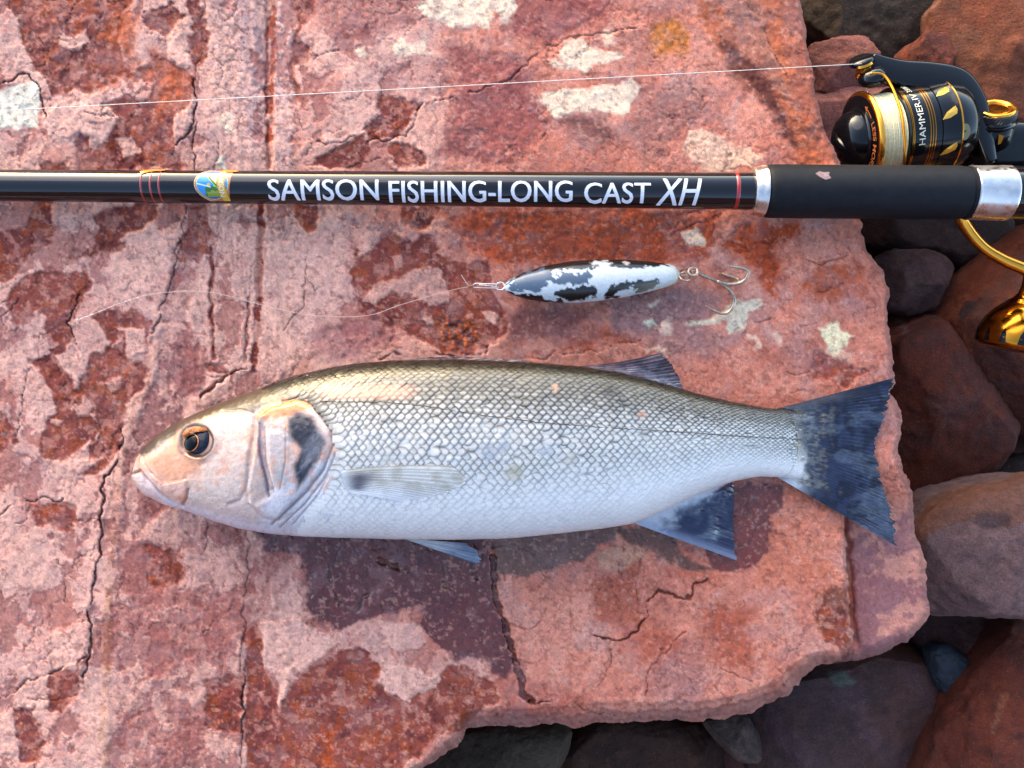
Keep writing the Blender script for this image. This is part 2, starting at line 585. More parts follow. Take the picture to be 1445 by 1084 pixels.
# --- maroon flaked areas (the crust is gone: lower, rougher)
MAR = [
    ([(7, -40), (7, 0), (33, 30), (32, 70), (43, 100), (63, 116), (73, 140), (100, 132), (127, 130), (160, 116), (187, 103), (206, 86), (233, 80), (247, 93), (262, 100), (272, 110),
      (270, 140), (262, 160), (247, 200), (252, 215), (266, 238), (210, 240), (170, 238), (150, 200), (165, 170), (140, 150), (170, 135), (200, 140), (215, 120), (190, 110),
      (165, 66), (172, 30), (185, 0), (185, -40)], 0.42),
    ([(266, -40), (292, -40), (289, 20), (292, 43), (286, 80), (276, 100), (259, 73), (262, 60), (276, 43), (269, 20)], 0.1),
    ([(190, 20), (240, 10), (262, 30), (240, 56), (205, 50)], 0.5),
    ([(100, 200), (113, 193), (126, 196), (133, 213), (160, 196), (180, 196), (206, 213), (215, 245), (103, 245)], 0.15),
    ([(60, 226), (93, 229), (95, 245), (57, 245)], 0.1),
    ([(414, -40), (442, -40), (442, 20), (422, 37), (422, 60), (445, 80), (419, 93), (422, 110), (420, 143), (412, 133), (414, 66)], 0.12),
    ([(50, 286), (73, 286), (77, 313), (83, 333), (66, 350), (47, 362), (50, 351), (33, 370), (22, 390), (0, 398), (-40, 400), (-40, 340), (0, 330), (40, 319)], 0.1),
    ([(160, 286), (213, 286), (220, 300), (200, 319), (173, 333), (156, 353), (133, 356), (140, 326), (133, 306)], 0.15),
    ([(262, 286), (300, 290), (300, 330), (293, 362), (253, 362), (262, 320)], 0.35),
    ([(420, 290), (450, 290), (446, 326), (433, 333), (416, 310)], 0.05),
    ([(47, 387), (122, 384), (125, 398), (111, 423), (97, 454), (108, 479), (94, 495), (78, 506), (72, 495), (83, 484), (66, 462), (58, 437), (22, 459), (14, 440), (11, 418), (25, 404)], 0.0),
    ([(94, 368), (133, 351), (177, 340), (174, 354), (155, 354), (119, 362)], 0.0),
    ([(133, 448), (166, 434), (188, 437), (210, 459), (208, 495), (203, 462), (166, 462), (177, 495), (191, 517), (180, 509), (164, 478), (155, 495), (144, 478)], 0.05),
    ([(130, 495), (155, 490), (177, 501), (210, 517), (202, 534), (183, 573), (177, 603), (166, 645), (105, 645), (122, 628), (138, 617), (133, 589), (105, 581), (111, 545), (130, 517)], 0.3),
    ([(42, 509), (83, 506), (86, 523), (105, 545), (111, 556), (102, 578), (122, 589), (138, 603), (133, 622), (120, 628), (106, 644), (89, 653), (73, 654), (62, 648), (46, 629), (66, 600), (75, 578), (66, 548), (55, 523)], 0.06),
    ([(-40, 575), (0, 584), (20, 606), (22, 620), (0, 637), (-40, 640)], 0.2),
    ([(44, 713), (89, 704), (113, 708), (113, 735), (97, 752), (80, 752), (66, 744), (49, 749)], 0.1),
    ([(122, 676), (144, 664), (164, 646), (168, 606), (152, 640), (120, 660)], 0.1),
    ([(71, 948), (117, 944), (113, 976), (89, 1005), (57, 1001), (67, 969)], 0.25),
    ([(18, 998), (46, 1001), (57, 1040), (53, 1075), (28, 1072), (25, 1033)], 0.2),
    ([(205, 771), (255, 775), (258, 824), (212, 828)], 0.4),
    ([(293, 512), (316, 517), (324, 531), (293, 528)], 0.0),
    ([(533, 133), (566, 133), (589, 140), (589, 160), (572, 186), (559, 200), (526, 200), (519, 180), (536, 160)], 0.18),
    ([(433, 238), (460, 216), (493, 200), (519, 190), (526, 213), (513, 238), (470, 240)], 0.12),
    ([(546, 216), (566, 203), (599, 216), (606, 239), (559, 238)], 0.15),
    ([(501, 377), (517, 360), (534, 341), (550, 330), (575, 335), (595, 330), (617, 333), (625, 355), (611, 363), (653, 366), (661, 374), (689, 374), (692, 391), (705, 424), (708, 452), (711, 474),
      (692, 485), (667, 501), (622, 496), (589, 482), (578, 479), (570, 463), (542, 460), (528, 452), (512, 443), (509, 427), (517, 413), (495, 391)], 0.04),
    ([(556, 290), (589, 286), (622, 294), (611, 313), (600, 322), (584, 319), (567, 308)], 0.12),
    ([(500, 346), (506, 348), (509, 363), (502, 362)], 0.0),
    ([(400, 982), (438, 944), (476, 916), (514, 906), (538, 934), (535, 968), (576, 989), (608, 961), (625, 948), (642, 934), (698, 961), (701, 996), (642, 1027), (594, 1062), (563, 1090), (480, 1180),
      (345, 1180), (345, 880), (372, 877), (375, 944), (393, 969), (397, 1005)], 0.1),
    ([(287, 962), (336, 948), (343, 1040), (294, 1026)], 0.1),
    ([(1150, 842), (1169, 829), (1189, 831), (1199, 873), (1202, 903), (1183, 914), (1164, 905), (1147, 867)], 0.0),
    ([(1144, 496), (1227, 524), (1200, 546), (1149, 535)], 0.3),
]
marM = np.zeros((NXg, NYg))
for k, (poly, hole) in enumerate(MAR):
    c = MAROON
    if k in (28, 29): c = srgb(146, 72, 62)
    if k == 30: c = BROWN
    I, J, mk = patch(poly, c, 0.84 if hole < 0.3 else 0.76, -0.8 if k not in (30,) else -0.1, 2.2, 0.4, hole, 0, 0.8, 0.55)
    marM[I, J] = np.maximum(marM[I, J], mk)
# variety inside the maroon areas
for sc_, sd_, lo, hi, cv, am in ((20, 161, 0.50, 0.60, srgb(160, 88, 80), 0.7), (34, 165, 0.52, 0.62, srgb(124, 64, 64), 0.6), (13, 169, 0.56, 0.62, srgb(196, 140, 128), 0.6), (16, 173, 0.58, 0.66, srgb(172, 88, 58), 0.55)):
    a = (marM * am * sstep(lo, hi, fbm(GX, GY, sc_, 4, sd_, 0.6)))[..., None]
    colA = colA * (1 - a) + cv * a
# small crisp flakes all over the crust: some left standing, some gone
ff = fbm(AX * 1.0, AY * 0.8, 46, 5, 181, 0.62)
fw = (0.35 + 0.65 * (1 - sstep(420, 800, GX))) * (1 - marM)
up_ = sstep(0.555, 0.572, ff) * fw
dn_ = (1 - sstep(0.405, 0.425, ff)) * fw
hgt += 0.32 * up_ - 0.45 * dn_
colA = colA * (1 - 0.55 * up_[..., None]) + srgb(220, 176, 163) * 0.55 * up_[..., None]
colA = colA * (1 - 0.6 * dn_[..., None]) + srgb(164, 100, 94) * 0.6 * dn_[..., None]
# soft maroon mottling
for poly, c, a, h in [([(620, 60), (730, 80), (775, 170), (735, 240), (610, 220), (650, 130)], srgb(160, 92, 90), 0.75, 0.35),
                      ([(735, -60), (870, -60), (860, 35), (770, 60), (720, 40)], srgb(160, 92, 90), 0.75, 0.35),
                      ([(430, -60), (600, -60), (590, 40), (480, 60), (440, 30)], srgb(170, 104, 98), 0.6, 0.4),
                      ([(800, 170), (850, 165), (870, 190), (840, 210), (810, 195)], srgb(120, 70, 68), 0.7, 0.25),
                      ([(900, 120), (1010, 130), (960, 200), (905, 240), (880, 180)], MAUVE, 0.6, 0.35),
                      ([(704, 432), (844, 436), (800, 478), (713, 490)], srgb(142, 92, 90), 0.85, 0.1),
                      ([(780, 482), (882, 463), (912, 475), (831, 498)], srgb(170, 82, 62), 0.7, 0.2),
                      ([(440, 470), (520, 450), (560, 480), (500, 510), (440, 505)], srgb(170, 114, 114), 0.6, 0.3),
                      ([(900, 410), (983, 405), (1016, 418), (1012, 445), (960, 460), (870, 472), (850, 430)], srgb(160, 124, 124), 0.9, 0.1),
                      ([(960, 455), (1050, 470), (1010, 500), (930, 500), (900, 478)], srgb(168, 126, 122), 0.8, 0.15),
                      ([(1040, 480), (1160, 480), (1160, 540), (1090, 530)], srgb(178, 112, 100), 0.6, 0.3),
                      ([(985, 850), (1060, 860), (1060, 950), (1000, 940)], srgb(176, 86, 66), 0.6, 0.45),
                      ([(830, 830), (900, 790), (910, 880), (850, 890)], srgb(168, 90, 74), 0.6, 0.4),
                      ([(1040, 700), (1180, 640), (1185, 830), (1060, 830)], srgb(206, 128, 106), 0.5, 0.2),
                      ([(930, 905), (1000, 900), (990, 990), (900, 985)], srgb(170, 110, 104), 0.55, 0.3),
                      ([(700, 930), (830, 990), (790, 1020), (700, 1020)], srgb(170, 96, 86), 0.6, 0.25)]:
    patch(poly, c, a, -0.3, 3, 9, h, 0, 0.9, 0.35)
# rust and orange
for poly, c, a, h in [([(160, 17), (180, 7), (186, 20), (193, 53), (193, 93), (183, 103), (176, 80), (166, 63), (140, 53), (156, 37)], srgb(190, 104, 78), 0.85, 0.1),
                      ([(213, 73), (226, 66), (239, 93), (259, 106), (256, 146), (233, 166), (216, 163), (233, 133), (213, 113), (200, 106)], srgb(194, 108, 82), 0.8, 0.2),
                      ([(622, 300), (900, 292), (1020, 300), (1000, 370), (900, 368), (740, 372), (686, 374), (656, 352), (645, 338)], srgb(182, 88, 64), 0.85, 0.3),
                      ([(1019, 335), (1077, 310), (1127, 312), (1130, 335), (1094, 349), (1105, 390), (1094, 418), (1055, 377)], srgb(178, 80, 52), 0.85, 0.25),
                      ([(1150, 380), (1215, 370), (1225, 420), (1160, 430), (1120, 410)], srgb(190, 96, 66), 0.7, 0.3),
                      ([(923, 33), (959, 30), (976, 50), (973, 73), (930, 80), (919, 53)], OCHRE, 0.9, 0.15),
                      ([(870, 880), (930, 870), (960, 920), (900, 940)], CORAL, 0.6, 0.4),
                      ([(960, 760), (1035, 800), (1010, 830), (940, 810)], CORAL, 0.5, 0.3),
                      ([(451, 1090), (459, 1030), (470, 1020), (476, 1090)], srgb(196, 92, 58), 0.8, 0.1),
                      ([(400, 560), (430, 540), (440, 500), (410, 520)], CORAL, 0.3, 0.2)]:
    patch(poly, c, a, -0.3, 3, 6, h, 0, 0.9, 0.5)
# right strip beyond the ridge: brown-orange, falling away
patch([(966, -40), (1012, 73), (1046, 110), (1095, 166), (1132, 240), (1230, 240), (1160, 60), (1135, -40)], srgb(184, 106, 80), 0.85, 0, 3, 5, 0.1, 0, 0.7, 0.6)
patch([(1000, -40), (1060, -40), (1085, 60), (1130, 150), (1090, 130), (1040, 60)], srgb(164, 118, 108), 0.7, 0, 3, 6, 0.25)
patch([(1012, 66), (1036, 62), (1079, 106), (1100, 150), (1125, 220), (1100, 190), (1060, 130), (1032, 104)], srgb(112, 62, 56), 0.9, -0.5, 2, 5, 0.05)  # shadow under the ridge painted as a dark brown strip
patch([(1090, -40), (1135, -40), (1160, 150), (1200, 240), (1165, 235), (1120, 130)], srgb(170, 108, 96), 0.6, 0, 3, 6, 0.3)

# --- pale crust and lichen-bleached spots
for poly, c, a, h in [([(-40, 128), (0, 125), (20, 116), (43, 113), (53, 126), (56, 150), (53, 180), (0, 184), (-40, 186)], srgb(226, 214, 198), 0.95, 0.0),
                      ([(306, 170), (329, 160), (332, 186), (316, 196)], CREAM, 0.8, 0.0), ([(300, 226), (312, 220), (316, 240), (300, 240)], srgb(206, 200, 186), 0.9, 0),
                      ([(589, 7), (606, 0), (600, -40), (735, -40), (725, 0), (730, 17), (712, 27), (695, 17), (689, 40), (649, 33), (599, 33)], CREAM, 0.97, 0.08),
                      ([(553, 70), (566, 60), (592, 63), (599, 47), (612, 73), (592, 80), (559, 78)], CREAM, 0.9, 0.15),
                      ([(508, 70), (520, 66), (524, 80), (512, 82)], CREAM, 0.7, 0.1),
                      ([(790, 86), (797, 66), (813, 60), (830, 66), (863, 66), (880, 76), (863, 86), (836, 86), (826, 100), (807, 90), (793, 93), (772, 92), (776, 82)], CREAM, 0.92, 0.12),
                      ([(765, 130), (780, 128), (813, 123), (863, 120), (890, 113), (906, 123), (893, 143), (886, 156), (860, 160), (823, 156), (787, 163), (772, 152)], CREAM, 0.97, 0.05),
                      ([(845, 55), (862, 40), (868, 52), (856, 62)], CREAM, 0.6, 0.1),
                      ([(970, 180), (986, 176), (1019, 193), (1066, 213), (1079, 219), (1059, 236), (1013, 244), (979, 226), (966, 213)], srgb(224, 188, 168), 0.85, 0.3),
                      ([(961, 330), (975, 326), (994, 333), (994, 346), (972, 349)], CREAM, 0.9, 0.1),
                      ([(1038, 424), (1077, 421), (1083, 432), (1055, 452), (1049, 465), (1025, 468), (1022, 454), (969, 463), (972, 452), (1011, 446)], srgb(214, 202, 182), 0.92, 0.1),
                      ([(1149, 465), (1177, 457), (1193, 468), (1204, 471), (1182, 488), (1191, 510), (1166, 499), (1163, 482)], srgb(222, 212, 182), 0.95, 0.08),
                      ([(908, 451), (923, 446), (928, 453), (914, 458)], GREEN, 0.9, 0.0), ([(916, 426), (928, 424), (930, 431), (918, 432)], GREEN, 0.8, 0.0),
                      ([(925, 458), (945, 452), (950, 466), (932, 470)], CREAM, 0.6, 0.1), ([(900, 490), (935, 488), (944, 500), (905, 502)], CREAM, 0.6, 0.2),
                      ([(1049, 474), (1062, 472), (1076, 493), (1066, 495)], CREAM, 0.6, 0.2), ([(1092, 474), (1102, 470), (1108, 492), (1098, 494)], CREAM, 0.6, 0.2),
                      ([(1180, 495), (1200, 500), (1200, 516), (1184, 512)], srgb(222, 172, 150), 0.8, 0.1),
                      ([(840, 780), (900, 770), (915, 790), (880, 810), (845, 808)], srgb(200, 160, 138), 0.6, 0.2)]:
    patch(poly, c, a, 0.15, 2.2, 0.5, h, 0, 0.75, 0.15)
# light pink flakes left standing
for poly, a in [([(85, 45), (100, 52), (125, 45), (132, 60), (105, 70), (85, 62)], 0.9), ([(235, 60), (255, 45), (262, 75), (265, 95), (245, 90)], 0.9), ([(60, 160), (95, 140), (130, 150), (140, 200), (110, 190), (75, 200)], 0.8),
                ([(163, 200), (186, 195), (200, 215), (180, 225)], 0.8), ([(375, 881), (425, 874), (475, 905), (411, 962), (393, 1001), (397, 962), (375, 941)], 0.95),
                ([(538, 944), (566, 937), (594, 948), (621, 951), (621, 972), (594, 979), (580, 991), (552, 979), (535, 965)], 0.95), ([(535, 878), (594, 874), (602, 913), (570, 922), (538, 896)], 0.85),
                ([(517, 416), (539, 399), (578, 388), (595, 377), (617, 382), (628, 399), (633, 430), (611, 438), (589, 418), (556, 416), (534, 430), (517, 427)], 0.7),
                ([(680, 438), (697, 435), (700, 457), (686, 454)], 0.9), ([(551, 358), (568, 362), (572, 380), (556, 378)], 0.5), ([(600, 452), (612, 450), (612, 460), (602, 460)], 0.7),
                ([(170, 464), (205, 460), (205, 496), (186, 500), (172, 486)], 0.85), ([(146, 538), (176, 530), (172, 548), (158, 556)], 0.6), ([(86, 508), (118, 500), (128, 520), (112, 545), (90, 530)], 0.9),
                ([(106, 574), (124, 560), (130, 580), (110, 588)], 0.7), ([(96, 648), (125, 620), (128, 660), (110, 676)], 0.8), ([(75, 588), (90, 592), (86, 602), (74, 600)], 0.8)]:
    patch(poly, srgb(218, 172, 160), a, 0.7, 1.6, 0, 0.05, 0, 0.7, 0.15)
# rusty pitted spot in the centre patch
I, J, mk = patch([(617, 455), (640, 450), (678, 457), (680, 485), (640, 494), (620, 488)], srgb(128, 66, 52), 0.8, -0.6, 3, 4, 0.1, 0.55, 0.8, 1.6)
a = (mk * sstep(0.52, 0.6, f_fine[I, J]))[..., None]
colA[I, J] = colA[I, J] * (1 - a) + srgb(196, 100, 52) * a

# --- wet rock round the fish
patch([(400, 745), (694, 745), (701, 809), (708, 871), (728, 934), (725, 955), (705, 948), (690, 934), (673, 927), (663, 934), (614, 923), (594, 871), (580, 861), (538, 868), (504, 885), (469, 892),
       (438, 868), (431, 830), (425, 790), (385, 775), (355, 745)], WETD, 0.88, -0.5, 2.0, 2, 0.22, 1.0, 1.1, 0.8)
patch([(694, 745), (870, 735), (862, 761), (826, 782), (791, 795), (763, 809), (711, 816), (698, 806)], WETB, 0.8, -0.3, 1.5, 1, 0.08, 0.85, 0.9, 0.4)
patch([(1010, 690), (1060, 676), (1112, 681), (1106, 718), (1087, 728), (1100, 750), (1087, 775), (1071, 800), (1039, 806), (1000, 798), (990, 760)], WETR, 0.85, -0.3, 1.5, 1, 0.05, 1.0, 0.8, 0.7)
patch([(860, 738), (935, 742), (965, 780), (1008, 802), (975, 806), (948, 790), (915, 772), (880, 765)], srgb(116, 76, 58), 0.85, -0.3, 1.5, 1, 0.05, 0.8, 0.8, 0.5)
patch([(885, 768), (915, 772), (950, 790), (945, 792), (905, 776)], WETB, 0.7, 0, 2, 1, 0, 0.6)
for q in [[(535, 790), (545, 800), (560, 798)], [(545, 795), (575, 805), (568, 800)], [(462, 796), (466, 830), (480, 850)], [(505, 862), (515, 845), (520, 840)], [(625, 800), (628, 825)], [(660, 770), (665, 800), (672, 815)]]:
    stroke(q, srgb(104, 50, 34), 5, 0.8, -1.0)
# dark drying rim round the wet zones and streaks of wet on the left
I, J = bb([(330, 740), (760, 960)], 0)
# groove with standing water
stroke([(694, 785), (701, 844), (718, 896), (732, 948), (738, 978), (752, 988)], srgb(110, 44, 30), 8, 0.9, -2.2)
I, J = bb([(680, 780), (790, 995)], 10)
dgr = seg_dist(LX[I, J], LY[I, J], [(694, 785), (701, 844), (718, 896), (732, 948), (738, 978), (752, 988), (786, 990)], False)
wetA[I, J] = np.maximum(wetA[I, J], (1 - sstep(3, 7, dgr)) * 0.9)

# --- cracks
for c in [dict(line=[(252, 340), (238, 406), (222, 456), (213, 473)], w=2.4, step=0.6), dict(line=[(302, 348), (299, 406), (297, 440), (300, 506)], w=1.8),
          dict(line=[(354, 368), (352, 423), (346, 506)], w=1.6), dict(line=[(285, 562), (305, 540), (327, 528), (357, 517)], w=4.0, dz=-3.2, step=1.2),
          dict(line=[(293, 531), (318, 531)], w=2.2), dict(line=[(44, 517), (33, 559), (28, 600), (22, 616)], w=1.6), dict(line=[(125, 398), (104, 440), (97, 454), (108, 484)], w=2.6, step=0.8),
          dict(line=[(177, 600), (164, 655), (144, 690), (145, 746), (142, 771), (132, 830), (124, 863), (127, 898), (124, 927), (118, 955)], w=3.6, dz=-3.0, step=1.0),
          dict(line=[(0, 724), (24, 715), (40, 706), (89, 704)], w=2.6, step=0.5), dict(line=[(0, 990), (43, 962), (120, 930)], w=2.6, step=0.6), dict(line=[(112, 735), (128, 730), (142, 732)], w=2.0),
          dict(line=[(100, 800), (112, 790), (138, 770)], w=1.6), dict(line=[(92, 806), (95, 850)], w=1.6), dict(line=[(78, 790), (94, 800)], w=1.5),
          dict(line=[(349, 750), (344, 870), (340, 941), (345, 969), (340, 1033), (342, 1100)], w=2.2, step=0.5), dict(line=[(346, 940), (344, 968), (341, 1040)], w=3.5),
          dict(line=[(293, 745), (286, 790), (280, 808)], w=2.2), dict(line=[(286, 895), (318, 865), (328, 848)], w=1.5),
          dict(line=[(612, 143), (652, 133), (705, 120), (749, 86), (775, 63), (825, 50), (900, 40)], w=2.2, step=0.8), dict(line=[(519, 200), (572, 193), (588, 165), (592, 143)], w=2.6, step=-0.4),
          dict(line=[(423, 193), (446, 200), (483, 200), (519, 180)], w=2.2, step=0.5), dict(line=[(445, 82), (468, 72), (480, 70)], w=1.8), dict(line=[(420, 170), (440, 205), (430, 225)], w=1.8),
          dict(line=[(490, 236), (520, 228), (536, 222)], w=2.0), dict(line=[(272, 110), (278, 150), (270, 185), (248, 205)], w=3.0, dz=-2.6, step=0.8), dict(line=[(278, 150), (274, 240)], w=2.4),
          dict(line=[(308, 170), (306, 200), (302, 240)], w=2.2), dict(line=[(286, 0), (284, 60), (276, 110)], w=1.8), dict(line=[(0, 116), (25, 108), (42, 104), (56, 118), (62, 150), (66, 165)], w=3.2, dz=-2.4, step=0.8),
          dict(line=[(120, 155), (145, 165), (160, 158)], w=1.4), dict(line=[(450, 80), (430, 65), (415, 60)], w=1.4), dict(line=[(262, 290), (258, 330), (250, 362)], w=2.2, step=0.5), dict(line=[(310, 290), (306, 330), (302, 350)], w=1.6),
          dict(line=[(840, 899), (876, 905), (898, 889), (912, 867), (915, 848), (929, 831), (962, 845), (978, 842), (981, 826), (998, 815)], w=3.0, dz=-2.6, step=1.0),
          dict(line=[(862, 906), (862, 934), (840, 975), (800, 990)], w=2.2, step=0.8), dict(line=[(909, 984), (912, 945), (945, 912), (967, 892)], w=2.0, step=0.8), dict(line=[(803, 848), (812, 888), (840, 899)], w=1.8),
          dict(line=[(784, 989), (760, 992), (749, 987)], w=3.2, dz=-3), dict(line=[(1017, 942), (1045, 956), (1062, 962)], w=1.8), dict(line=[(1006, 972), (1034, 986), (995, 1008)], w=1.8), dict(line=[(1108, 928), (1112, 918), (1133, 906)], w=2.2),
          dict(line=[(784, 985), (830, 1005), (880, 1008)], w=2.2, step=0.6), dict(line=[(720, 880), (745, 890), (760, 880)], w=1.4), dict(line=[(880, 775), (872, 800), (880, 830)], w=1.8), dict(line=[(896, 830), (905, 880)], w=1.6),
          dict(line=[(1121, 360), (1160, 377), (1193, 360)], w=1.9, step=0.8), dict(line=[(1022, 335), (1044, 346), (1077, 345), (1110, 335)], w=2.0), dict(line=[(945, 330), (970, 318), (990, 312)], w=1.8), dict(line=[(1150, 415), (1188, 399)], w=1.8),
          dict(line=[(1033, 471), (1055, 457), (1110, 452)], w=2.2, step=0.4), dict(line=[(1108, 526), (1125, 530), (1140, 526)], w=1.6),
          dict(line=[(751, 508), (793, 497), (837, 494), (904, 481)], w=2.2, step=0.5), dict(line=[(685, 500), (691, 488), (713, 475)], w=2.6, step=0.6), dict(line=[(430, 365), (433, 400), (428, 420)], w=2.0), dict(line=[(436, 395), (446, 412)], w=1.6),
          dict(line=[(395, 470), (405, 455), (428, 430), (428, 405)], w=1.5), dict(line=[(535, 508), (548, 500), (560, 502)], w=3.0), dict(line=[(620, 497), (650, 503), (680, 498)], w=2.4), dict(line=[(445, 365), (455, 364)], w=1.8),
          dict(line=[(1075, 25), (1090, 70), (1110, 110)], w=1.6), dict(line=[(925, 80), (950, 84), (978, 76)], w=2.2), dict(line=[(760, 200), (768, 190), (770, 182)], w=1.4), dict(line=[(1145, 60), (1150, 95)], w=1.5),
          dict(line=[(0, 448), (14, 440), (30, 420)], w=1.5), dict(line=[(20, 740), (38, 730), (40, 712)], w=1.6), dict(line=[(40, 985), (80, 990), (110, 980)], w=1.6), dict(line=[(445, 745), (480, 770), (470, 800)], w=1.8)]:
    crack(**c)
# hairline network, only here and there
f1, f2, cr = worley(AX, AY, 46, 5)
net = (1 - sstep(0.0, 0.05, f2 - f1)) * sstep(0.55, 0.66, fbm(GX, GY, 80, 3, 91))
hgt -= 0.6 * net
colA *= (1 - 0.22 * net)[..., None]
f1, f2, cr = worley(LX + 40, LY * 0.9, 17, 6)
net2 = (1 - sstep(0.0, 0.09, f2 - f1)) * sstep(0.58, 0.68, fbm(GX, GY, 55, 3, 95))
hgt -= 0.35 * net2
colA *= (1 - 0.22 * net2)[..., None]
# thin scales of crust: terraces in the height
ter = fbm(GX, GY, 75, 5, 101)
hgt += 1.1 * (np.floor(ter * 11) / 11 + sstep(0.75, 1.0, ter * 11 - np.floor(ter * 11)) / 11 - 0.5)
ro = sstep(0.42, 0.62, fbm(GX, GY, 70, 4, 141))
hgt += 3.0 * (f_big - 0.5) + 0.9 * (f_mid - 0.5) + (0.12 + 0.4 * ro) * (f_sm - 0.5) + (0.12 + 0.28 * ro) * (f_fine - 0.5)
bandm = sstep(210, 240, GX) * (1 - sstep(405, 440, GX))
hgt += bandm * 0.9 * (f_str - 0.5)
colA *= (1 + bandm * 0.25 * (f_str - 0.5))[..., None]
# grain in the colour itself
gr = 0.6 * f_fine + 0.4 * f_sm
colA *= (1 + 0.8 * (gr - 0.5))[..., None]
dk = sstep(0.60, 0.72, fbm(GX, GY, 7, 3, 111, 0.65))
colA = colA * (1 - 0.38 * dk[..., None]) + 0.38 * dk[..., None] * srgb(126, 70, 68)
lt = sstep(0.62, 0.74, fbm(GX, GY, 6, 3, 117, 0.65))
colA = colA * (1 - 0.3 * lt[..., None]) + 0.3 * lt[..., None] * srgb(226, 180, 166)
# grey mineral bloom
gb = sstep(0.56, 0.7, fbm(GX, GY, 28, 4, 121, 0.6))
colA = colA * (1 - 0.22 * gb[..., None]) + 0.22 * gb[..., None] * srgb(170, 140, 142)

# --- big shape: ridge at the upper right, lower bench at the right, bevelled rim
ridge = [(966, -300), (966, 0), (1012, 73), (1046, 110), (1095, 166), (1130, 240), (1500, 240), (1500, -300)]
sdr = sdist(LX, LY, ridge)
hgt += -20.0 * sstep(0, 160, sdr) - 2.0 * sstep(0, 10, sdr)
bench = [(1183, 690), (1186, 740), (1190, 800), (1196, 870), (1201, 905), (1182, 922), (1150, 944), (1120, 1000), (1500, 1000), (1500, 600), (1200, 640)]
sdb = sdist(LX, LY, bench)
hgt += (-15.0 * sstep(-1.0, 6, sdb) - 5.0 * np.exp(-((sdb - 7) / 5) ** 2)) * sstep(640, 760, GY)
bm = (sstep(4, 14, sdb) * sstep(690, 740, GY))[..., None]
bc = srgb(204, 150, 138) * (1 - sstep(0.42, 0.55, 0.5 * f_mid + 0.5 * f_sm + 0.0012 * (1260 - GX)))[..., None] + srgb(150, 108, 114) * sstep(0.42, 0.55, 0.5 * f_mid + 0.5 * f_sm + 0.0012 * (1260 - GX))[..., None]
colA = colA * (1 - 0.75 * bm) + bc * 0.75 * bm * (0.75 + 0.5 * gr[..., None])
_ox = GX + 0.45 * WX; _oy = GY + 0.45 * WY
sdo = sdist(_ox, _oy, OUT)
bev = 8 + 22 * sstep(880, 960, GY) * sstep(560, 720, GX) + 6 * sstep(1180, 1240, GX) * sstep(380, 520, GY)
bt = np.clip(1 - sdo / bev, 0, 1)
bt = bt * 0.6 + 0.4 * np.floor(bt * 3 + f_sm) / 3.5
hgt += -(3 + 15 * sstep(880, 960, GY)) * np.clip(bt, 0, 1) ** 1.5
gm = (sstep(0.25, 0.6, bt) * 0.55 * sstep(-40, 100, GX))[..., None]
colA = colA * (1 - gm) + srgb(150, 112, 108) * gm * (0.7 + 0.6 * gr[..., None])
lum = colA @ np.array([0.3, 0.55, 0.15])
colA = np.clip(colA * (np.clip(lum, 0.01, 1) / 0.27)[..., None] ** 0.34, 0.005, 0.85)
lum = (colA @ np.array([0.3, 0.55, 0.15]))[..., None]
colA = np.clip((lum * 1.04 + (colA - lum) * 1.3) * np.array([1.01, 0.99, 0.91]), 0.004, 0.85)

# keep the cells inside the outline; pull the border vertices onto it
dxs = np.gradient(sdo, gx, axis=0); dys = np.gradient(sdo, gy, axis=1)
gn = np.hypot(dxs, dys) + 1e-6
out = sdo < 0
fine = (GX > -45) & (GY > -45) & (GY < 1112)
shift = np.where(out & (sdo > -6), -sdo, 0)
PX = GX + shift * dxs / gn; PY = GY + shift * dys / gn
vok = sdo > -1.5 * _st
cell = vok[:-1, :-1] & vok[1:, :-1] & vok[1:, 1:] & vok[:-1, 1:]
idx = np.arange(NXg * NYg).reshape(NXg, NYg)
F = np.stack([idx[:-1, :-1], idx[:-1, 1:], idx[1:, 1:], idx[1:, :-1]], -1)[cell]
used = np.zeros(NXg * NYg, bool); used[F.ravel()] = True
remap = np.cumsum(used) - 1
F = remap[F]
_k = (D - hgt * 0.001) / D
V = np.stack([(PX - CX) * S * _k, -(PY - CY) * S * _k, hgt * 0.001], -1).reshape(-1, 3)[used]
C3 = colA.reshape(-1, 3)[used]; W1 = wetA.ravel()[used]
N2 = np.stack([-dxs / gn, dys / gn], -1).reshape(-1, 2)[used]      # outward
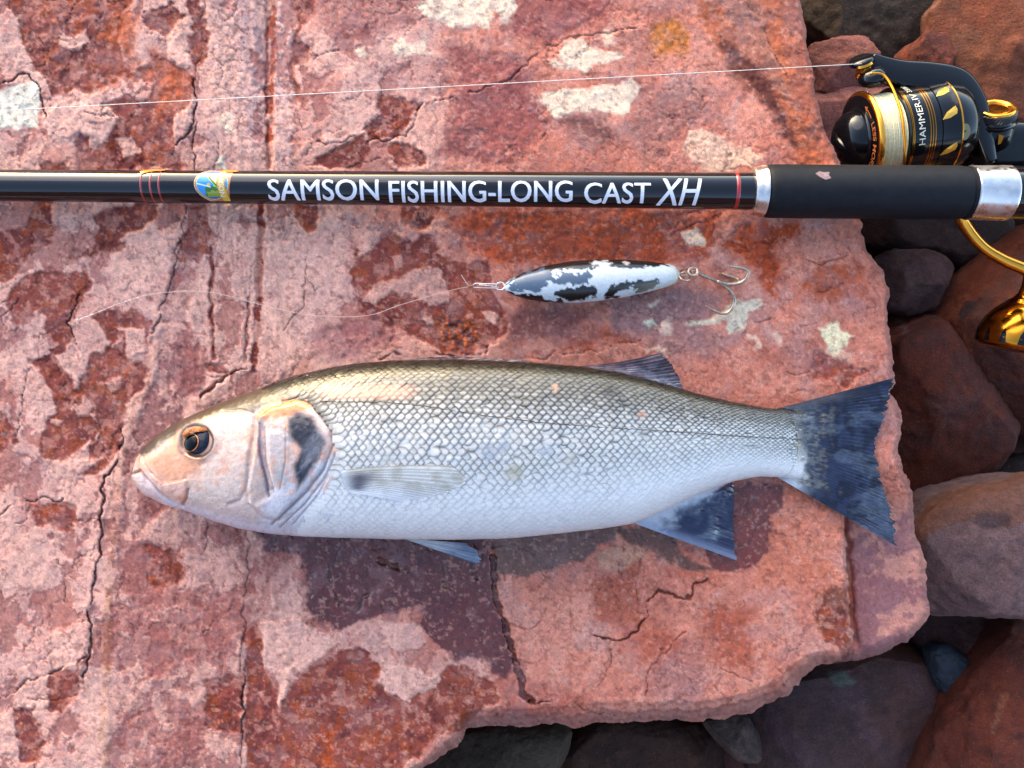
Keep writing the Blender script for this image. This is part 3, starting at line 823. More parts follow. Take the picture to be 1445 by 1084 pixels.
# side walls: rings hung from the border loop
e = np.sort(np.concatenate([F[:, [0, 1]], F[:, [1, 2]], F[:, [2, 3]], F[:, [3, 0]]]), axis=1)
ed = np.concatenate([F[:, [0, 1]], F[:, [1, 2]], F[:, [2, 3]], F[:, [3, 0]]])
key = e[:, 0].astype(np.int64) * 10_000_000 + e[:, 1]
_, inv, cnt = np.unique(key, return_inverse=True, return_counts=True)
be = ed[cnt[inv] == 1]
bv = np.unique(be)
bmap = {int(v): k for k, v in enumerate(bv)}
nb = len(bv); base = len(V)
rings = [V]; rc = [C3]; rw = [W1]
prev = bv
walls = []
bpos = V[bv]; bnor = N2[bv]
for k in range(1, 27):
    z = -0.0125 * k
    q = np.c_[bpos[:, :2], np.full(nb, z)]
    stepn = ((fbm3(np.c_[bpos[:, :2] * 0.5, np.full(nb, z * 2.6)], 0.045, 4, 3) - 0.5) * 0.030 + (fbm3(q, 0.022, 4, 9) - 0.5) * 0.012) * min(1.0, 0.3 + k * 0.12)
    rv = np.c_[bpos[:, :2] + bnor * (stepn - 0.0006 * k - 0.001)[:, None], bpos[:, 2] + z]
    rings.append(rv)
    cc = srgb(142, 92, 84) * (0.65 + 0.7 * fbm3(q, 0.008, 4, 13))[:, None]
    rc.append(cc); rw.append(np.zeros(nb))
    cur = base + (k - 1) * nb + np.arange(nb)
    pm = np.full(base, -1); pm[bv] = np.arange(nb)
    a = pm[be[:, 0]]; b = pm[be[:, 1]]
    walls.append(np.stack([prev[b], prev[a], cur[a], cur[b]], -1))
    prev = cur
V = np.vstack(rings); C3 = np.vstack(rc); W1 = np.concatenate(rw)
F = np.vstack([F] + walls)
slab = link('rock_slab', mesh_np('rock_slab', V, F, {'col': C3, 'wet': W1}), M['slab'])
tag(slab, 'broad flat slab of flaking pinkish red sandstone under the fish', kind='structure')


def slab_h(px, py):
    i = int(np.clip(np.searchsorted(gx, px), 0, NXg - 1)); j = int(np.clip(np.searchsorted(gy, py), 0, NYg - 1))
    return hgt[i, j] * 0.001


# ------------------------------------------------------------------ stony ground below the boulders
n = 260
ux = np.r_[np.linspace(-60, -1.2, 40), np.linspace(-1.1, 1.1, n), np.linspace(1.2, 60, 40)]
XX, YY = np.meshgrid(ux, ux, indexing='ij')
_w1, _w2, _wr = worley(XX + 0.03 * fbm(XX, YY, 0.05, 3, 127), YY, 0.11, 8)
ZZ = -0.30 + 0.06 * (fbm(XX, YY, 0.08, 4, 131) - 0.5) + 0.075 * np.sqrt(np.clip(1 - (_w1 / 0.75) ** 2, 0, 1)) * (0.4 + 0.9 * _wr)
q = np.c_[XX.ravel(), YY.ravel(), ZZ.ravel()]
gc = srgb(96, 62, 54) * ((0.5 + fbm(XX, YY, 0.05, 4, 135)) * (0.5 + 0.9 * _wr)).ravel()[:, None]
ground = link('ground', mesh_np('ground', q, grid_faces(len(ux), len(ux)), {'col': gc, 'wet': np.zeros(len(q))}), M['stone'])
tag(ground, kind='structure')


# added dark wall, out of view, that blocks the sky behind the viewer
nu_, nv_ = 120, 70
UC, VC = np.meshgrid(np.linspace(-1, 1, nu_), np.linspace(0, 1, nv_), indexing='ij')
px_c = np.c_[UC.ravel() * 6, np.zeros(UC.size), VC.ravel() * 3.4]
bulge = fbm3(px_c, 0.7, 5, 31) - 0.5
CXw = UC * 6.0
CYw = -3.2 - 2.2 * np.abs(UC) ** 2.0 * 0 - 0.18 * VC * 3 - 0.9 * bulge.reshape(UC.shape)
CZw = -0.35 + VC * (2.6 + 0.5 * fbm(UC * 6, UC * 0, 0.9, 3, 151))
cq = np.c_[CXw.ravel(), CYw.ravel(), CZw.ravel()]
top_r = cq.reshape(nu_, nv_, 3)[:, -1].copy(); back = top_r.copy(); back[:, 1] -= 4.0; back[:, 2] -= 0.1
cq2 = np.concatenate([cq.reshape(nu_, nv_, 3), back[:, None]], 1)
cc_ = srgb(92, 66, 60) * (0.5 + fbm3(cq2.reshape(-1, 3), 0.25, 4, 37))[:, None]
sky_blocker = link('sky_blocker', mesh_np('sky_blocker', cq2.reshape(-1, 3), grid_faces(nu_, nv_ + 1, False, True), {'col': cc_, 'wet': np.zeros(len(cc_))}), M['stone'])
tag(sky_blocker, kind='structure')


# ------------------------------------------------------------------ boulders
_icos = {}


def ico(s):
    if s not in _icos:
        bm = bmesh.new(); bmesh.ops.create_icosphere(bm, subdivisions=s, radius=1.0)
        _icos[s] = (np.array([v.co[:] for v in bm.verts]), np.array([[v.index for v in f.verts] for f in bm.faces]))
        bm.free()
    return _icos[s]


def boulder(poly,  zmid, ztop, depth, cols, label, seed, flat=0.55, lump=0.10, cuts=5, wet=0.0, spots=(), vein=None, sub_=6, cutd=(0.72, 0.9), name='boulder', cat='boulder', dim=0.5):
    pw = np.array([P(x, y, zmid)[:2] for x, y in poly])
    c = pw.mean(0)
    nphi = 240
    phi = np.linspace(0, 2 * math.pi, nphi, endpoint=False)
    R = np.zeros(nphi)
    for i, a in enumerate(phi):
        d = np.array([math.cos(a), math.sin(a)]); best = 0
        for k in range(len(pw)):
            p, q = pw[k] - c, pw[(k + 1) % len(pw)] - c
            e = q - p
            den = d[0] * e[1] - d[1] * e[0]
            if abs(den) < 1e-12: continue
            t = (p[0] * e[1] - p[1] * e[0]) / den
            u = (p[0] * d[1] - p[1] * d[0]) / den
            if t > 0 and -1e-6 <= u <= 1 + 1e-6: best = max(best, t)
        R[i] = best
    for _ in range(2):
        R = 0.25 * np.roll(R, 1) + 0.5 * R + 0.25 * np.roll(R, -1)
    dv, FI = ico(sub_)
    az = np.arctan2(dv[:, 1], dv[:, 0]) % (2 * math.pi)
    cl = np.hypot(dv[:, 0], dv[:, 1]); sl = dv[:, 2]
    # superellipsoid radius so that the mesh stays even at the crown
    e1 = 2.0 / flat
    s_ = (cl ** e1 + np.abs(sl) ** 2.2) ** (-1.0 / e1)
    rad = np.interp(az, np.r_[phi, 2 * math.pi], np.r_[R, R[0]])
    # blend towards the mean radius near the crown, where the direction is undefined
    kk_ = sstep(0.0, 0.35, cl); rad = rad * kk_ + R.mean() * (1 - kk_)
    X = c[0] + cl * s_ * rad * np.cos(az); Y = c[1] + cl * s_ * rad * np.sin(az)
    zq = sl * s_
    Z = np.where(zq > 0, zmid + zq * (ztop - zmid), zmid + zq * depth)
    V = np.c_[X, Y, Z]
    r0 = R.mean()
    ctr = np.array([c[0], c[1], zmid])
    g = np.random.default_rng(seed)
    ext = np.array([r0, r0, max(ztop - zmid, depth)])
    for k in range(cuts + (3 if cuts > 2 else 0)):       # flat facets
        n = g.normal(size=3); n[2] = abs(n[2]) * 1.3; n /= np.linalg.norm(n)
        w = (V - ctr) @ n
        lim = w.max() * g.uniform(*cutd)
        over = np.clip(w - lim, 0, None)
        V -= n * (over * 0.9)[:, None]
    dirn = (V - ctr) / ext; dirn /= np.linalg.norm(dirn, axis=1)[:, None] + 1e-9
    off = seed * 0.37
    V = V + dirn * (lump * r0 * (fbm3(V + off, r0 * 0.7, 3, 3) - 0.5) * 1.6 + 0.10 * lump * r0 * (fbm3(V + off, r0 * 0.12, 4, 7) - 0.5) * 4
                    + 0.0030 * (fbm3(V + off, 0.005, 4, 5, 0.6) - 0.5))[:, None]
    tr_ = fbm3(V * np.array([1, 1, 2.5]) + off, r0 * 0.3, 4, 41)
    V = V + dirn * (0.05 * r0 * (np.floor(tr_ * 8) / 8 + sstep(0.7, 1, tr_ * 8 - np.floor(tr_ * 8)) / 8 - 0.5))[:, None]
    nzA = fbm3(V + off, r0 * 0.45, 4, 17); nzB = fbm3(V + off, r0 * 0.13, 4, 23, 0.6); nzC = fbm3(V + off, 0.004, 3, 29, 0.6)
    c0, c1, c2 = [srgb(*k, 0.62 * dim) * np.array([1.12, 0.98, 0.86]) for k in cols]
    t = sstep(0.42, 0.58, nzA)[:, None]; u = sstep(0.52, 0.66, nzB)[:, None]
    col = c0 * (1 - t) + c1 * t
    col = col * (1 - 0.6 * u) + c2 * 0.6 * u
    if vein:
        dv, per, vc = vein
        w = V @ np.array(dv) / per + 0.8 * nzA
        s = sstep(0.75, 0.95, np.abs(np.sin(w * math.pi)))[:, None]
        col = col * (1 - 0.5 * s) + srgb(*vc) * 0.5 * s
    pxs = CX + V[:, 0] / S * D / (D - V[:, 2]); pys = CY - V[:, 1] / S * D / (D - V[:, 2])
    wv = np.full(len(V), wet)
    for (pl, sc_, am, wt) in spots:
        sd = sdist(pxs + (nzB - 0.5) * 26 + (nzC - 0.5) * 10, pys + (nzA - 0.5) * 20 + (nzC - 0.5) * 10, pl)
        m_ = sstep(-2, 2, sd) * am
        col = col * (1 - m_[:, None]) + srgb(*sc_, 0.55 * (0.3 + 0.5 * dim)) * m_[:, None]
        wv = np.maximum(wv, wt * m_)
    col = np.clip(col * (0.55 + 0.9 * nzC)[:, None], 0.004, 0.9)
    o = link(name, mesh_np(name, V, FI, {'col': col, 'wet': wv}), M['stone'])
    tag(o, label, cat, 'boulders in the gap round the slab')
    return o


BR = [(150, 92, 76), (170, 108, 88), (120, 72, 62)]
boulder([(1105, -120), (1330, -120), (1322, 40), (1300, 100), (1262, 125), (1200, 130), (1150, 110), (1110, 60)], -0.16, -0.12, 0.08,
        [(98, 86, 74), (84, 74, 66), (120, 106, 92)], 'dark olive grey boulder in the upper gap behind the reel', 1, 0.5, 0.10, 4)
boulder([(1128, 92), (1140, 66), (1175, 58), (1215, 56), (1248, 74), (1256, 110), (1248, 150), (1190, 170), (1140, 160)], -0.105, -0.085, 0.06,
        [(166, 104, 94), (150, 92, 84), (190, 124, 104)], 'small rounded pinkish boulder directly behind the line roller', 2, 0.5, 0.10, 4, dim=0.7, vein=((0.1, 0.9, 0.3), 0.02, (140, 84, 78)))
boulder([(1120, 150), (1160, 118), (1205, 98), (1250, 112), (1290, 150), (1300, 240), (1250, 300), (1180, 290), (1130, 240)], -0.10, -0.078, 0.06,
        [(158, 100, 96), (172, 112, 104), (138, 86, 84)], 'pinkish boulder under the spool, next to the slab edge', 3, 0.5, 0.08, 5, dim=0.75)
boulder([(1268, 90), (1278, 62), (1300, 50), (1330, 52), (1340, 90), (1330, 130), (1290, 130)], -0.105, -0.085, 0.05,
        [(170, 88, 66), (140, 76, 62), (120, 66, 56)], 'small reddish brown stone wedged above the bail arm', 4, 0.55, 0.08, 4, sub_=5)
boulder([(1312, -110), (1560, -110), (1580, 120), (1540, 230), (1430, 235), (1360, 205), (1318, 150), (1308, 60)], -0.115, -0.082, 0.09,
        [(156, 104, 84), (168, 96, 70), (128, 86, 78)], 'large brown boulder in the top right corner behind the reel', 5, 0.42, 0.09, 6, dim=0.62,
        spots=[([(1375, 58), (1384, 52), (1388, 62), (1378, 66)], (70, 50, 44), 0.9, 0), ([(1340, 80), (1445, -10), (1500, 0), (1460, 150), (1360, 190)], (178, 104, 72), 0.7, 0)])
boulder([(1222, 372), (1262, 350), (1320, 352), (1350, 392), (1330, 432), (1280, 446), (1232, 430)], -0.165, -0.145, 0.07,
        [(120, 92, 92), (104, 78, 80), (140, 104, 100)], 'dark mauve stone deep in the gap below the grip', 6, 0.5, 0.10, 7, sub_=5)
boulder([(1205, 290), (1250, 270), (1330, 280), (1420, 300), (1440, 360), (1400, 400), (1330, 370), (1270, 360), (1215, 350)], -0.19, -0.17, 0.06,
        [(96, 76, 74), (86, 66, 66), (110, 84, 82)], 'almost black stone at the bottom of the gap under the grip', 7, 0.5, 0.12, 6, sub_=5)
boulder([(1318, 455), (1330, 425), (1372, 380), (1420, 336), (1480, 300), (1600, 310), (1640, 470), (1600, 610), (1520, 640), (1450, 614), (1395, 560), (1345, 505)], -0.15, -0.112, 0.09,
        [(150, 88, 72), (132, 86, 78), (164, 84, 58)], 'large smooth brown boulder beneath the golden handle knob', 8, 0.40, 0.06, 5,
        spots=[([(1318, 455), (1330, 420), (1445, 305), (1470, 330), (1372, 430), (1350, 470)], (176, 86, 54), 0.8, 0), ([(1352, 444), (1372, 424), (1380, 430), (1362, 456)], (92, 74, 74), 0.85, 0)])  # orange spot paints warm light onto the upper left face
boulder([(1246, 470), (1252, 440), (1280, 428), (1312, 440), (1345, 490), (1390, 540), (1424, 600), (1422, 650), (1380, 690), (1330, 716), (1290, 740), (1262, 700), (1240, 600)], -0.165, -0.125, 0.08,
        [(146, 78, 62), (128, 78, 72), (160, 84, 60)], 'dark red boulder behind the tip of the tail fin', 9, 0.45, 0.08, 6,
        spots=[([(1262, 440), (1272, 446), (1284, 470), (1278, 474)], (196, 140, 124), 0.9, 0)])
boulder([(1276, 790), (1282, 742), (1310, 708), (1350, 690), (1400, 676), (1450, 668), (1580, 690), (1600, 800), (1540, 872), (1445, 880), (1380, 884), (1325, 876), (1292, 850)], -0.10, -0.068, 0.08,
        [(140, 112, 114), (150, 120, 120), (126, 100, 102)], 'big rounded grey mauve boulder with a brown wet top, right of the slab', 10, 0.36, 0.06, 4, dim=0.8,
        spots=[([(1285, 745), (1310, 708), (1350, 690), (1450, 660), (1580, 680), (1570, 740), (1445, 735), (1420, 745), (1380, 732), (1330, 742), (1295, 762)], (164, 100, 74), 0.85, 0.25),
               ([(1370, 742), (1380, 726), (1420, 724), (1422, 740), (1400, 752)], (112, 78, 74), 0.8, 0.2)])
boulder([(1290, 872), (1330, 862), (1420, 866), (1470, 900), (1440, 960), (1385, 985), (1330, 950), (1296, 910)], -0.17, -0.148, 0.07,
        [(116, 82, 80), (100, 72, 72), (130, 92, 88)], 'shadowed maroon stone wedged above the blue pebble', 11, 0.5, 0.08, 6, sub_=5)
boulder([(1308, 920), (1318, 908), (1338, 908), (1360, 922), (1378, 940), (1378, 968), (1350, 980), (1325, 974), (1311, 952)], -0.152, -0.138, 0.02,
        [(66, 82, 102), (58, 74, 94), (76, 92, 112)], 'smooth blue grey pebble between the dark boulders', 12, 0.62, 0.03, 0, sub_=5, name='pebble', cat='pebble', wet=0.35)
boulder([(1296, 1100), (1320, 1030), (1352, 975), (1392, 925), (1440, 880), (1600, 880), (1640, 1200), (1300, 1260)], -0.13, -0.095, 0.10,
        [(140, 70, 54), (156, 78, 56), (112, 64, 54)], 'large rust red boulder in the bottom right corner', 13, 0.40, 0.07, 6,
        spots=[([(1412, 980), (1424, 976), (1416, 1010), (1400, 1040), (1396, 1036), (1408, 1006)], (196, 116, 80), 0.8, 0)])
boulder([(1040, 1000), (1080, 960), (1140, 930), (1220, 915), (1300, 905), (1350, 950), (1345, 1040), (1300, 1160), (1160, 1180), (1060, 1100)], -0.175, -0.14, 0.07,
        [(120, 92, 94), (132, 98, 94), (100, 80, 84)], 'broad flat purplish rock with a pale green spot below the slab', 14, 0.36, 0.07, 7, vein=((0.7, 0.6, 0.2), 0.05, (98, 72, 76)),
        spots=[([(1165, 942), (1194, 942), (1204, 962), (1182, 968), (1174, 958)], (150, 156, 136), 0.9, 0)])
boulder([(995, 1015), (1040, 1006), (1062, 1018), (1078, 1046), (1074, 1068), (1040, 1082), (1016, 1058), (996, 1030)], -0.135, -0.115, 0.05,
        [(132, 112, 104), (112, 94, 90), (150, 128, 118)], 'small angular grey stone sticking out under the lower slab edge', 15, 0.45, 0.10, 8, sub_=5)
boulder([(610, 1070), (640, 1035), (700, 1018), (780, 1022), (808, 1036), (806, 1062), (780, 1090), (740, 1120), (640, 1130)], -0.135, -0.112, 0.06,
        [(112, 98, 84), (124, 108, 92), (98, 84, 74)], 'rounded olive grey stone at the bottom edge under the slab', 16, 0.5, 0.06, 2)
boulder([(775, 1060), (800, 1020), (860, 1008), (940, 1010), (1000, 1026), (1032, 1064), (1040, 1140), (960, 1200), (800, 1190)], -0.165, -0.14, 0.07,
        [(104, 72, 58), (92, 66, 56), (122, 84, 64)], 'dark brown rounded boulder at the bottom edge, partly under the slab', 17, 0.5, 0.07, 3)
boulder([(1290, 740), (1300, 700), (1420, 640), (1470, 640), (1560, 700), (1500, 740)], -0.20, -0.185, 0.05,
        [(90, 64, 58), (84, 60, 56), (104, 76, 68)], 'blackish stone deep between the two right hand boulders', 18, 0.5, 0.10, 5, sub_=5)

# ------------------------------------------------------------------ fish
def smooth_tab(pts, k=9):
    p = np.array(pts, float)
    x = np.arange(p[0, 0], p[-1, 0] + 0.01, 0.5)
    y = np.interp(x, p[:, 0], p[:, 1])
    ker = np.hanning(2 * k + 3)[1:-1]; ker /= ker.sum()
    yp = np.r_[2 * y[0] - y[k:0:-1], y, 2 * y[-1] - y[-2:-k - 2:-1]]
    ys = np.convolve(yp, ker, 'valid')
    return lambda q: np.interp(q, x, ys)


f_top = smooth_tab([(187, 674), (189, 664), (193, 652), (199, 640), (206, 629), (230, 609), (260, 591), (300, 573), (340, 558), (380, 543), (420, 530), (460, 521), (500, 514), (560, 509), (640, 508), (700, 510),
                    (760, 513), (820, 518), (880, 527), (930, 540), (980, 555), (1030, 567), (1080, 576), (1110, 579), (1150, 588), (1172, 596)], 14)
f_bot = smooth_tab([(187, 674), (190, 682), (196, 689), (206, 697), (230, 709), (262, 719), (300, 733), (340, 745), (380, 752), (420, 755), (480, 757), (560, 759), (640, 760), (720, 758), (800, 750), (860, 743),
                    (890, 738), (930, 722), (970, 703), (1010, 686), (1040, 677), (1070, 672), (1100, 673), (1130, 676), (1150, 672), (1172, 664)], 14)
f_t = smooth_tab([(187, 1.5), (190, 4), (196, 6.5), (206, 9), (230, 13), (280, 18.5), (340, 23), (420, 27), (520, 29), (640, 29), (760, 27), (860, 23), (960, 17), (1040, 11.5), (1100, 7.0), (1140, 3.0), (1172, 0.3)], 14)
f_zc = smooth_tab([(187, 13), (230, 15), (300, 19), (380, 22.5), (480, 24.5), (640, 25), (760, 24), (860, 21.5), (960, 17), (1040, 12.5), (1100, 9.0), (1140, 6.0), (1172, 3.6)], 30)


def surf(x, th):
    """x photo px along the fish, th 0 (back) .. pi (belly) over the upper side, pi .. 2pi underneath"""
    yt, yb = f_top(x), f_bot(x)
    yc, hd = (yt + yb) / 2, (yb - yt) / 2
    t = f_t(x) * 1e-3; zc = f_zc(x) * 1e-3
    s = np.sin(th)
    y = yc - hd * np.cos(th)
    up = t * np.abs(s) ** 0.82
    dn = np.minimum(t * 0.84 * np.abs(s) ** 0.75, zc - 0.0012)
    z = np.where(s >= 0, zc + up, zc - dn)
    f = S * (D - zc) / D
    return np.stack([(x - CX) * f, -(y - CY) * f, z], -1)


def proj(V):
    k = D / (D - V[..., 2])
    return CX + V[..., 0] / S * k, CY - V[..., 1] / S * k


def surf_n(x, th):
    e1, e2 = 0.8, 0.004
    a = surf(x + e1, th) - surf(x - e1, th)
    b = surf(x, th + e2) - surf(x, th - e2)
    n = np.cross(b, a)
    n /= np.linalg.norm(n, axis=-1)[..., None] + 1e-12
    return n


xs = np.r_[np.linspace(187.2, 210, 34), np.arange(211, 480, 1.0), np.arange(480, 1171, 2.0)]
tht = np.linspace(0, math.pi, 250)
thb = np.linspace(math.pi, 2 * math.pi, 42)[1:-1]
ths = np.r_[tht, thb]
XX, TT = np.meshgrid(xs, ths, indexing='ij')
BV = surf(XX, TT)
BN = surf_n(XX, np.clip(TT, 0.02, 2 * math.pi - 0.02))
bx, by = proj(BV)
upper = np.sin(TT) >= -1e-6
vv = (1 - np.cos(TT)) / 2          # 0 back .. 1 belly
nb1 = fbm(bx, by, 22, 4, 201); nb2 = fbm(bx, by, 6, 3, 205, 0.6); nb3 = fbm(bx, by, 60, 3, 209)

LAT = [(440, 566), (480, 567), (540, 567), (600, 573), (680, 586), (760, 596), (860, 604), (950, 609), (1050, 616), (1160, 622)]
laty = lambda q: np.interp(q, [p[0] for p in LAT], [p[1] for p in LAT])


def body_col(px, py, v, n1, n2, n3):
    """silver flank colour at a photo position; v 0 back .. 1 belly"""
    BACK = srgb(34, 31, 25); OL = srgb(94, 91, 80); SIL = srgb(218, 215, 210); WHT = srgb(246, 244, 244)
    vv_ = v + (n1 - 0.5) * 0.05
    c = BACK + (OL - BACK) * sstep(0.015, 0.11, vv_)[..., None]
    c = c + (SIL - c) * sstep(0.18, 0.46, vv_)[..., None]
    c = c + (WHT - c) * sstep(0.5, 0.8, vv_)[..., None]
    tl = sstep(980, 1150, px)[..., None] * (1 - sstep(0.55, 0.9, v))[..., None]
    c = c * (1 - 0.62 * tl) + srgb(104, 104, 100) * 0.62 * tl
    return np.clip(c * np.array([1.07, 1.02, 0.95]), 0, 0.93)


bcol = body_col(bx, by, vv, nb1, nb2, nb3)
brough = np.full(bx.shape, 0.34); bmet = 0.25 * np.ones(bx.shape) * (1 - 0.6 * sstep(0.6, 0.9, vv))
disp = np.zeros(bx.shape)
hx = bx + (nb1 - 0.5) * 8 + (nb2 - 0.5) * 5; hy = by + (nb3 - 0.5) * 8 + (nb2 - 0.5) * 5
headm = upper & (bx < 486)


def hpatch(poly, col, amt, soft=3, dz=0.0, met=None, rough=None, dsoft=2.5, hw_=1.0):
    sd = sdist(bx + (hx - bx) * hw_, by + (hy - by) * hw_, poly)
    m_ = sstep(-soft, soft, sd) * amt * upper
    bcol[:] = bcol * (1 - m_[..., None]) + np.asarray(col) * m_[..., None]
    if dz:
        disp[:] += dz * sstep(-dsoft, dsoft, sdist(bx, by, poly)) * upper
    if met is not None: bmet[:] = bmet * (1 - m_) + met * m_
    if rough is not None: brough[:] = brough * (1 - m_) + rough * m_


def hline(line, w, dz, col=None, amt=0.6):
    d = seg_dist(bx, by, line, False)
    m_ = np.exp(-(d / w) ** 2) * upper
    disp[:] += 0.65 * dz * m_
    if col is not None:
        m2 = m_[..., None] * amt
        bcol[:] = bcol * (1 - m2) + np.asarray(col) * m2


# head colours, with the peach and orange sunset reflection painted in
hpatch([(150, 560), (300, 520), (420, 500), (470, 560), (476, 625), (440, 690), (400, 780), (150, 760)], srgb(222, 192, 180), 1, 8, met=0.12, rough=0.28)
hpatch([(380, 690), (470, 640), (478, 760), (360, 770)], srgb(224, 220, 224), 0.8, 10, met=0.1)
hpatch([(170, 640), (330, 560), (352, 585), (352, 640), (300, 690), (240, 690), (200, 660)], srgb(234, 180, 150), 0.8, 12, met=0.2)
hpatch([(300, 600), (352, 588), (350, 690), (310, 715), (275, 700)], srgb(232, 202, 184), 0.8, 12, met=0.25, rough=0.22)
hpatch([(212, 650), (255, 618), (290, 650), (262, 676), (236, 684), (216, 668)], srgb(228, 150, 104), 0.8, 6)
hpatch([(180, 640), (215, 600), (300, 545), (420, 505), (436, 548), (398, 567), (356, 583), (316, 581), (272, 597), (236, 622), (206, 646)], srgb(44, 33, 24), 0.96, 5, met=0.05, rough=0.38)
hpatch([(240, 600), (310, 560), (380, 535), (410, 530), (380, 556), (310, 577), (262, 598)], srgb(78, 60, 38), 0.5, 6)
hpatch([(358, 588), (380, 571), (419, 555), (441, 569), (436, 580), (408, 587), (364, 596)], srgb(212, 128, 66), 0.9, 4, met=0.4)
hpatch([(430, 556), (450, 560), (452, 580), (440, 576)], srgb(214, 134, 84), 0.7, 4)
hpatch([(268, 593), (290, 600), (300, 640), (286, 656), (268, 650), (252, 640), (250, 606)], srgb(120, 92, 78), 0.6, 5)
hpatch([(284, 640), (300, 615), (318, 612), (308, 640), (290, 652)], srgb(150, 130, 128), 0.6, 6)
# cheek, preopercle, opercle
hpatch([(357, 590), (378, 592), (380, 640), (384, 700), (360, 712), (348, 700), (352, 650)], srgb(188, 164, 154), 0.8, 4, dz=-0.6, dsoft=5)
hpatch([(364, 596), (372, 598), (374, 640), (382, 690), (376, 696), (370, 660), (363, 630)], srgb(122, 96, 108), 0.75, 2.5, dz=-0.3, dsoft=4)
hpatch([(378, 600), (400, 590), (412, 600), (412, 640), (404, 680), (392, 690), (384, 660)], srgb(206, 190, 184), 0.8, 5, met=0.45)
hpatch([(405, 591), (419, 582), (441, 588), (452, 610), (463, 624), (449, 652), (432, 676), (419, 692), (415, 657), (425, 635), (409, 618)], srgb(14, 16, 32), 0.97, 6, met=0.1, rough=0.12, hw_=0.55)
stk = (sstep(0.50, 0.60, fbm(bx * 0.5 + by * 0.5, (by - bx) * 0.25, 4.0, 3, 271)) * 0.28 * (1 - sstep(0, 9, np.abs(bx + 0.55 * by - 795) - 12)) * upper * (bx > 400) * (bx < 470))[..., None]
bcol = bcol * (1 - stk) + srgb(150, 152, 164) * stk
hpatch([(430, 622), (452, 612), (458, 628), (444, 650), (428, 664)], srgb(150, 150, 160), 0.35, 6)
OPER = [(362, 588), (384, 574), (420, 566), (446, 578), (466, 606), (469, 628), (455, 662), (432, 692), (408, 716), (392, 734), (372, 730), (352, 712), (348, 690), (357, 640)]
sd_op = sdist(bx, by, OPER)
disp += np.where(upper, 0.9 * sstep(-2, 6.0, sd_op), 0)
hline([(446, 578), (466, 606), (470, 628), (456, 664), (432, 695), (404, 722), (384, 740)], 2.4, -1.0, srgb(120, 100, 100), 0.7)
hline([(474, 640), (458, 676), (430, 712), (396, 744)], 1.8, -0.9, srgb(150, 140, 142), 0.6)
hline([(470, 660), (448, 700), (414, 740)], 1.6, -0.6, srgb(170, 162, 166), 0.5)
hline([(464, 690), (444, 720), (426, 745)], 1.5, -0.5, srgb(170, 162, 166), 0.4)
hline([(398, 567), (420, 562), (440, 572), (452, 584)], 1.8, -0.8, srgb(90, 62, 50), 0.7)
hline([(357, 582), (358, 606), (350, 650), (347, 690), (338, 706), (322, 712)], 3.0, -0.6, srgb(150, 116, 106), 0.5)
hline([(366, 598), (367, 640), (377, 682), (380, 700)], 2.2, -0.6, srgb(84, 64, 76), 0.75)
hline([(374, 604), (376, 650), (388, 694)], 1.3, -0.4, srgb(110, 90, 96), 0.5)
hline([(404, 606), (404, 650), (396, 690)], 1.4, -0.35, srgb(140, 120, 116), 0.5)
hline([(314, 580), (340, 578), (356, 583)], 1.6, -0.6, srgb(206, 160, 120), 0.5)
hline([(352, 712), (372, 732), (392, 736), (410, 726)], 1.8, -0.5, srgb(214, 170, 160), 0.4)
# mouth
MAX = [(200, 644), (206, 656), (213, 668), (231, 682), (262, 676), (266, 688), (264, 701), (258, 713), (247, 710), (228, 696), (210, 678), (196, 664)]
hpatch(MAX, srgb(222, 166, 148), 0.8, 3, dz=0.9, dsoft=2)
hline([(200, 644), (206, 656), (214, 668), (231, 683), (262, 676)], 1.4, -0.6, srgb(140, 88, 70), 0.7)
hline([(188, 668), (199, 664), (209, 677), (227, 696), (246, 711), (258, 715)], 2.0, -1.6, srgb(120, 72, 64), 0.8)
hline([(266, 690), (264, 702), (258, 713)], 1.4, -0.7, srgb(190, 120, 96), 0.6)
hpatch([(186, 672), (200, 668), (226, 698), (250, 714), (240, 718), (204, 700)], srgb(232, 200, 196), 0.8, 3, dz=0.5)
hpatch([(196, 664), (206, 664), (204, 670), (199, 669)], srgb(206, 110, 60), 0.7, 1.5)
hpatch([(262, 690), (266, 704), (258, 714), (254, 704)], srgb(206, 128, 96), 0.6, 2.5)
hpatch([(230, 706), (270, 716), (330, 730), (390, 748), (420, 770), (240, 760)], srgb(236, 226, 234), 0.7, 8, met=0.05)
# eye socket
EYE = (277.5, 622.5)
de = np.hypot(bx - EYE[0], by - EYE[1])
disp -= np.where(upper, 1.6 * (1 - sstep(18, 26, de)), 0)
disp += np.where(upper, 0.35 * np.exp(-((de - 27) / 5) ** 2), 0)
m_ = (np.exp(-((de - 22) / 4) ** 2) * 0.8 * upper)[..., None]
bcol = bcol * (1 - m_) + srgb(64, 46, 42) * m_
# bumps of skull and skin
disp += np.where(headm, (nb2 - 0.5) * 0.2 + (nb1 - 0.5) * 0.7, 0)
sp = (sstep(0.56, 0.66, fbm(bx, by, 3.4, 2, 221)) * 0.35 * (bx < 480))[..., None]
bcol = bcol * (1 - sp) + bcol * 0.62 * sp
sp = (sstep(0.54, 0.66, fbm(bx, by, 9, 4, 225)) * 0.45 * (bx < 480) * (vv < 0.72) * (bcol.mean(-1) > 0.16))[..., None]
bcol = bcol * (1 - sp) + srgb(224, 150, 106) * sp
BV = BV + BN * (disp * 1e-3)[..., None]
nX, nT = bx.shape
fish = empty('sea_bass', tuple(P(640, 640, 0.0)))
tag(fish, 'whole silver sea bass with dark blue fins lying on its side on the slab', 'fish')


